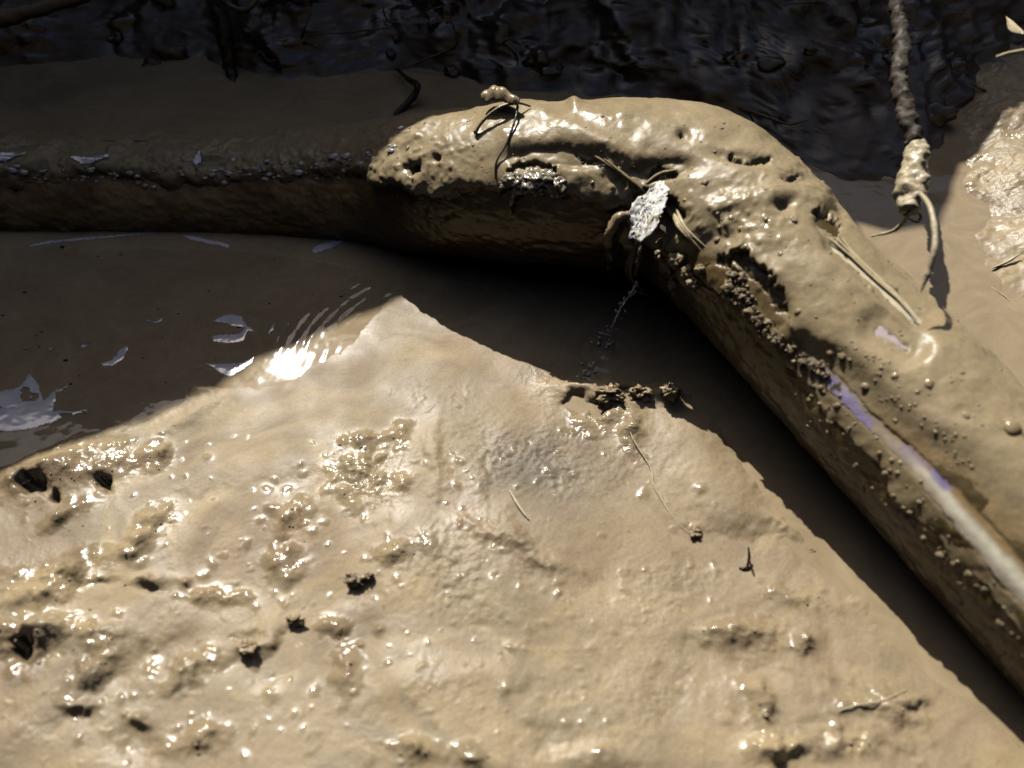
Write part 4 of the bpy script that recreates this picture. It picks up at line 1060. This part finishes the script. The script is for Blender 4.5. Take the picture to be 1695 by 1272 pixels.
film([(442, 552), (448, 540), (458, 532), (454, 545), (446, 554)], 'thin slanting painted sky-reflection sliver right of the hooked patch', G, seed=5, n=36, jag=1.5)
film([(130, 573), (138, 568), (148, 570), (146, 576), (136, 578)], 'smallest round painted sky-reflection speck above the crescent patch', G, seed=6, n=30, jag=1.5)
film([(74, 576), (84, 574), (92, 577), (84, 581)], 'smallest flat painted sky-reflection speck left of the crescent patch', G, seed=7, n=30, jag=1.5)
film([(338, 600), (362, 603), (400, 600), (424, 590), (416, 604), (396, 618), (382, 626), (360, 616)], 'grey three-cornered painted sky reflection touching the brightest glint', G, seed=8, jag=2)
film([(290, 388), (318, 390), (345, 395), (382, 405), (380, 414), (348, 406), (316, 400)], 'long narrow pale painted sky-reflection strip against the foot of the pipe', G, seed=9, jag=1.5)
film([(513, 416), (522, 406), (548, 398), (568, 396), (572, 402), (548, 414), (520, 422)], 'short broad painted sky-reflection strip at the foot of the pipe near its bend', G, seed=10, jag=1.5)
film([(40, 408), (80, 398), (130, 393), (230, 386), (300, 384), (200, 394), (90, 404), (50, 412)], 'thin pale painted sky-reflection line along the foot of the left pipe end', G, seed=11, jag=1)
for k_, (o__, l__) in enumerate([
    ([(0, 118), (60, 122), (120, 116), (200, 106), (200, 111), (120, 121), (50, 127), (0, 123)], 'pale painted sheen line along the waterline at the left end of the bank'),
    ([(285, 112), (365, 112), (365, 116), (285, 117)], 'short straight painted sheen line beside the dark knotty root'),
    ([(425, 144), (470, 152), (520, 142), (560, 132), (562, 137), (522, 148), (470, 158), (428, 149)], 'pale painted sheen line sagging in the middle between the two dark roots'),
    ([(745, 132), (810, 140), (860, 158), (940, 164), (990, 172), (985, 176), (930, 170), (855, 164), (800, 146), (745, 136)], 'long pale painted sheen line along the waterline behind the curled leaf'),
    ([(60, 152), (120, 138), (170, 134), (160, 142), (110, 152), (70, 160)], 'faint painted sheen smear alone on the puddle at the far left')]):
    film([(a__, b__ + 13) for a__, b__ in o__], l__, 'painted sheen along the edge of the dammed puddle', z=.0468, seed=30 + k_, jag=2)  # bright meniscus lines drawn as pale strips on the water
G2 = 'foam on the mud over the left pipe'
film([(90, 255), (120, 262), (150, 264), (176, 258), (186, 252), (184, 264), (160, 276), (135, 276), (112, 264)], 'pale curved foam patch on the mud over the left pipe', G2, skin=True, seed=12, jag=2)
film([(-30, 262), (10, 258), (60, 256), (40, 264), (0, 276), (-30, 272)], 'foam patch at the far left end of the puddle edge', G2, skin=True, seed=13, jag=2)
film([(318, 262), (330, 252), (342, 258), (338, 276), (322, 280)], 'small foam flake on the mud midway along the left pipe', G2, skin=True, seed=14, n=36, jag=2)
film([(378, 268), (396, 256), (402, 250), (400, 264), (384, 276)], 'curved foam sliver nearest the sunlit end of the pipe', G2, skin=True, seed=15, n=36, jag=1.5)

sp_ = []
for k in range(70):
    x, y = RNG.uniform(0, 620), RNG.uniform(400, 720)
    if y > 780 - x * .45 - 20: continue
    r = float(np.clip(RNG.lognormal(-7.6, .5), .0003, .0016))
    V, F = clod_vf(at(x, y, .0001), np.array([r * RNG.uniform(1, 2.5), r, r * .5]), 1, .5, k); sp_.append((V, F))
V, F = join_vf(sp_)
tag(mesh_np('floating_specks', V, F, M_BLACKROOT), 'tiny dark specks of bark floating on the shaded pool', None, None, 'stuff')

# ------------------------------------------------------------------ water trickling out of the break
tr = []
path = catmull([at(1056, 468, .046), at(1040, 492, .040), at(1022, 520, .030), at(1012, 545, .016), at(1003, 566, .001)], 60)
V, F = tube_vf([path[0], path[12], path[26], path[40], path[50]], [.0007, .0006, .0005, .0005, .0003], n=80, sides=8, rough=.5, seed=77, freq=500)
tr.append((V, F))
for k in range(60):
    t = RNG.uniform(0, 1); c = path[int(t * 59)] + RNG.normal(0, .0012, 3)
    r = float(RNG.uniform(.0003, .0010))
    V, F = ico(2); tr.append((V * np.array([r * .8, r * .8, r * 1.7]) + c, F))
for k in range(26):
    c = at(1003 + RNG.normal(0, 12), 566 + RNG.normal(0, 9), abs(RNG.normal(0, .002)))
    V, F = clod_vf(c, RNG.uniform(.0003, .0012), 2, .4, k); tr.append((V, F))
for k in range(20):
    c = at(972 + RNG.normal(0, 9), 612 + RNG.normal(0, 8), .001 + abs(RNG.normal(0, .002)))
    V, F = clod_vf(c, RNG.uniform(.0003, .0012), 2, .4, k + 40); tr.append((V, F))
V, F = join_vf(tr)
t_ = mesh_np('water_trickle', V, F, M_DROP)
tag(t_, 'thin trickle of clear drops falling from the break and splashing in the shade', 'water trickle')
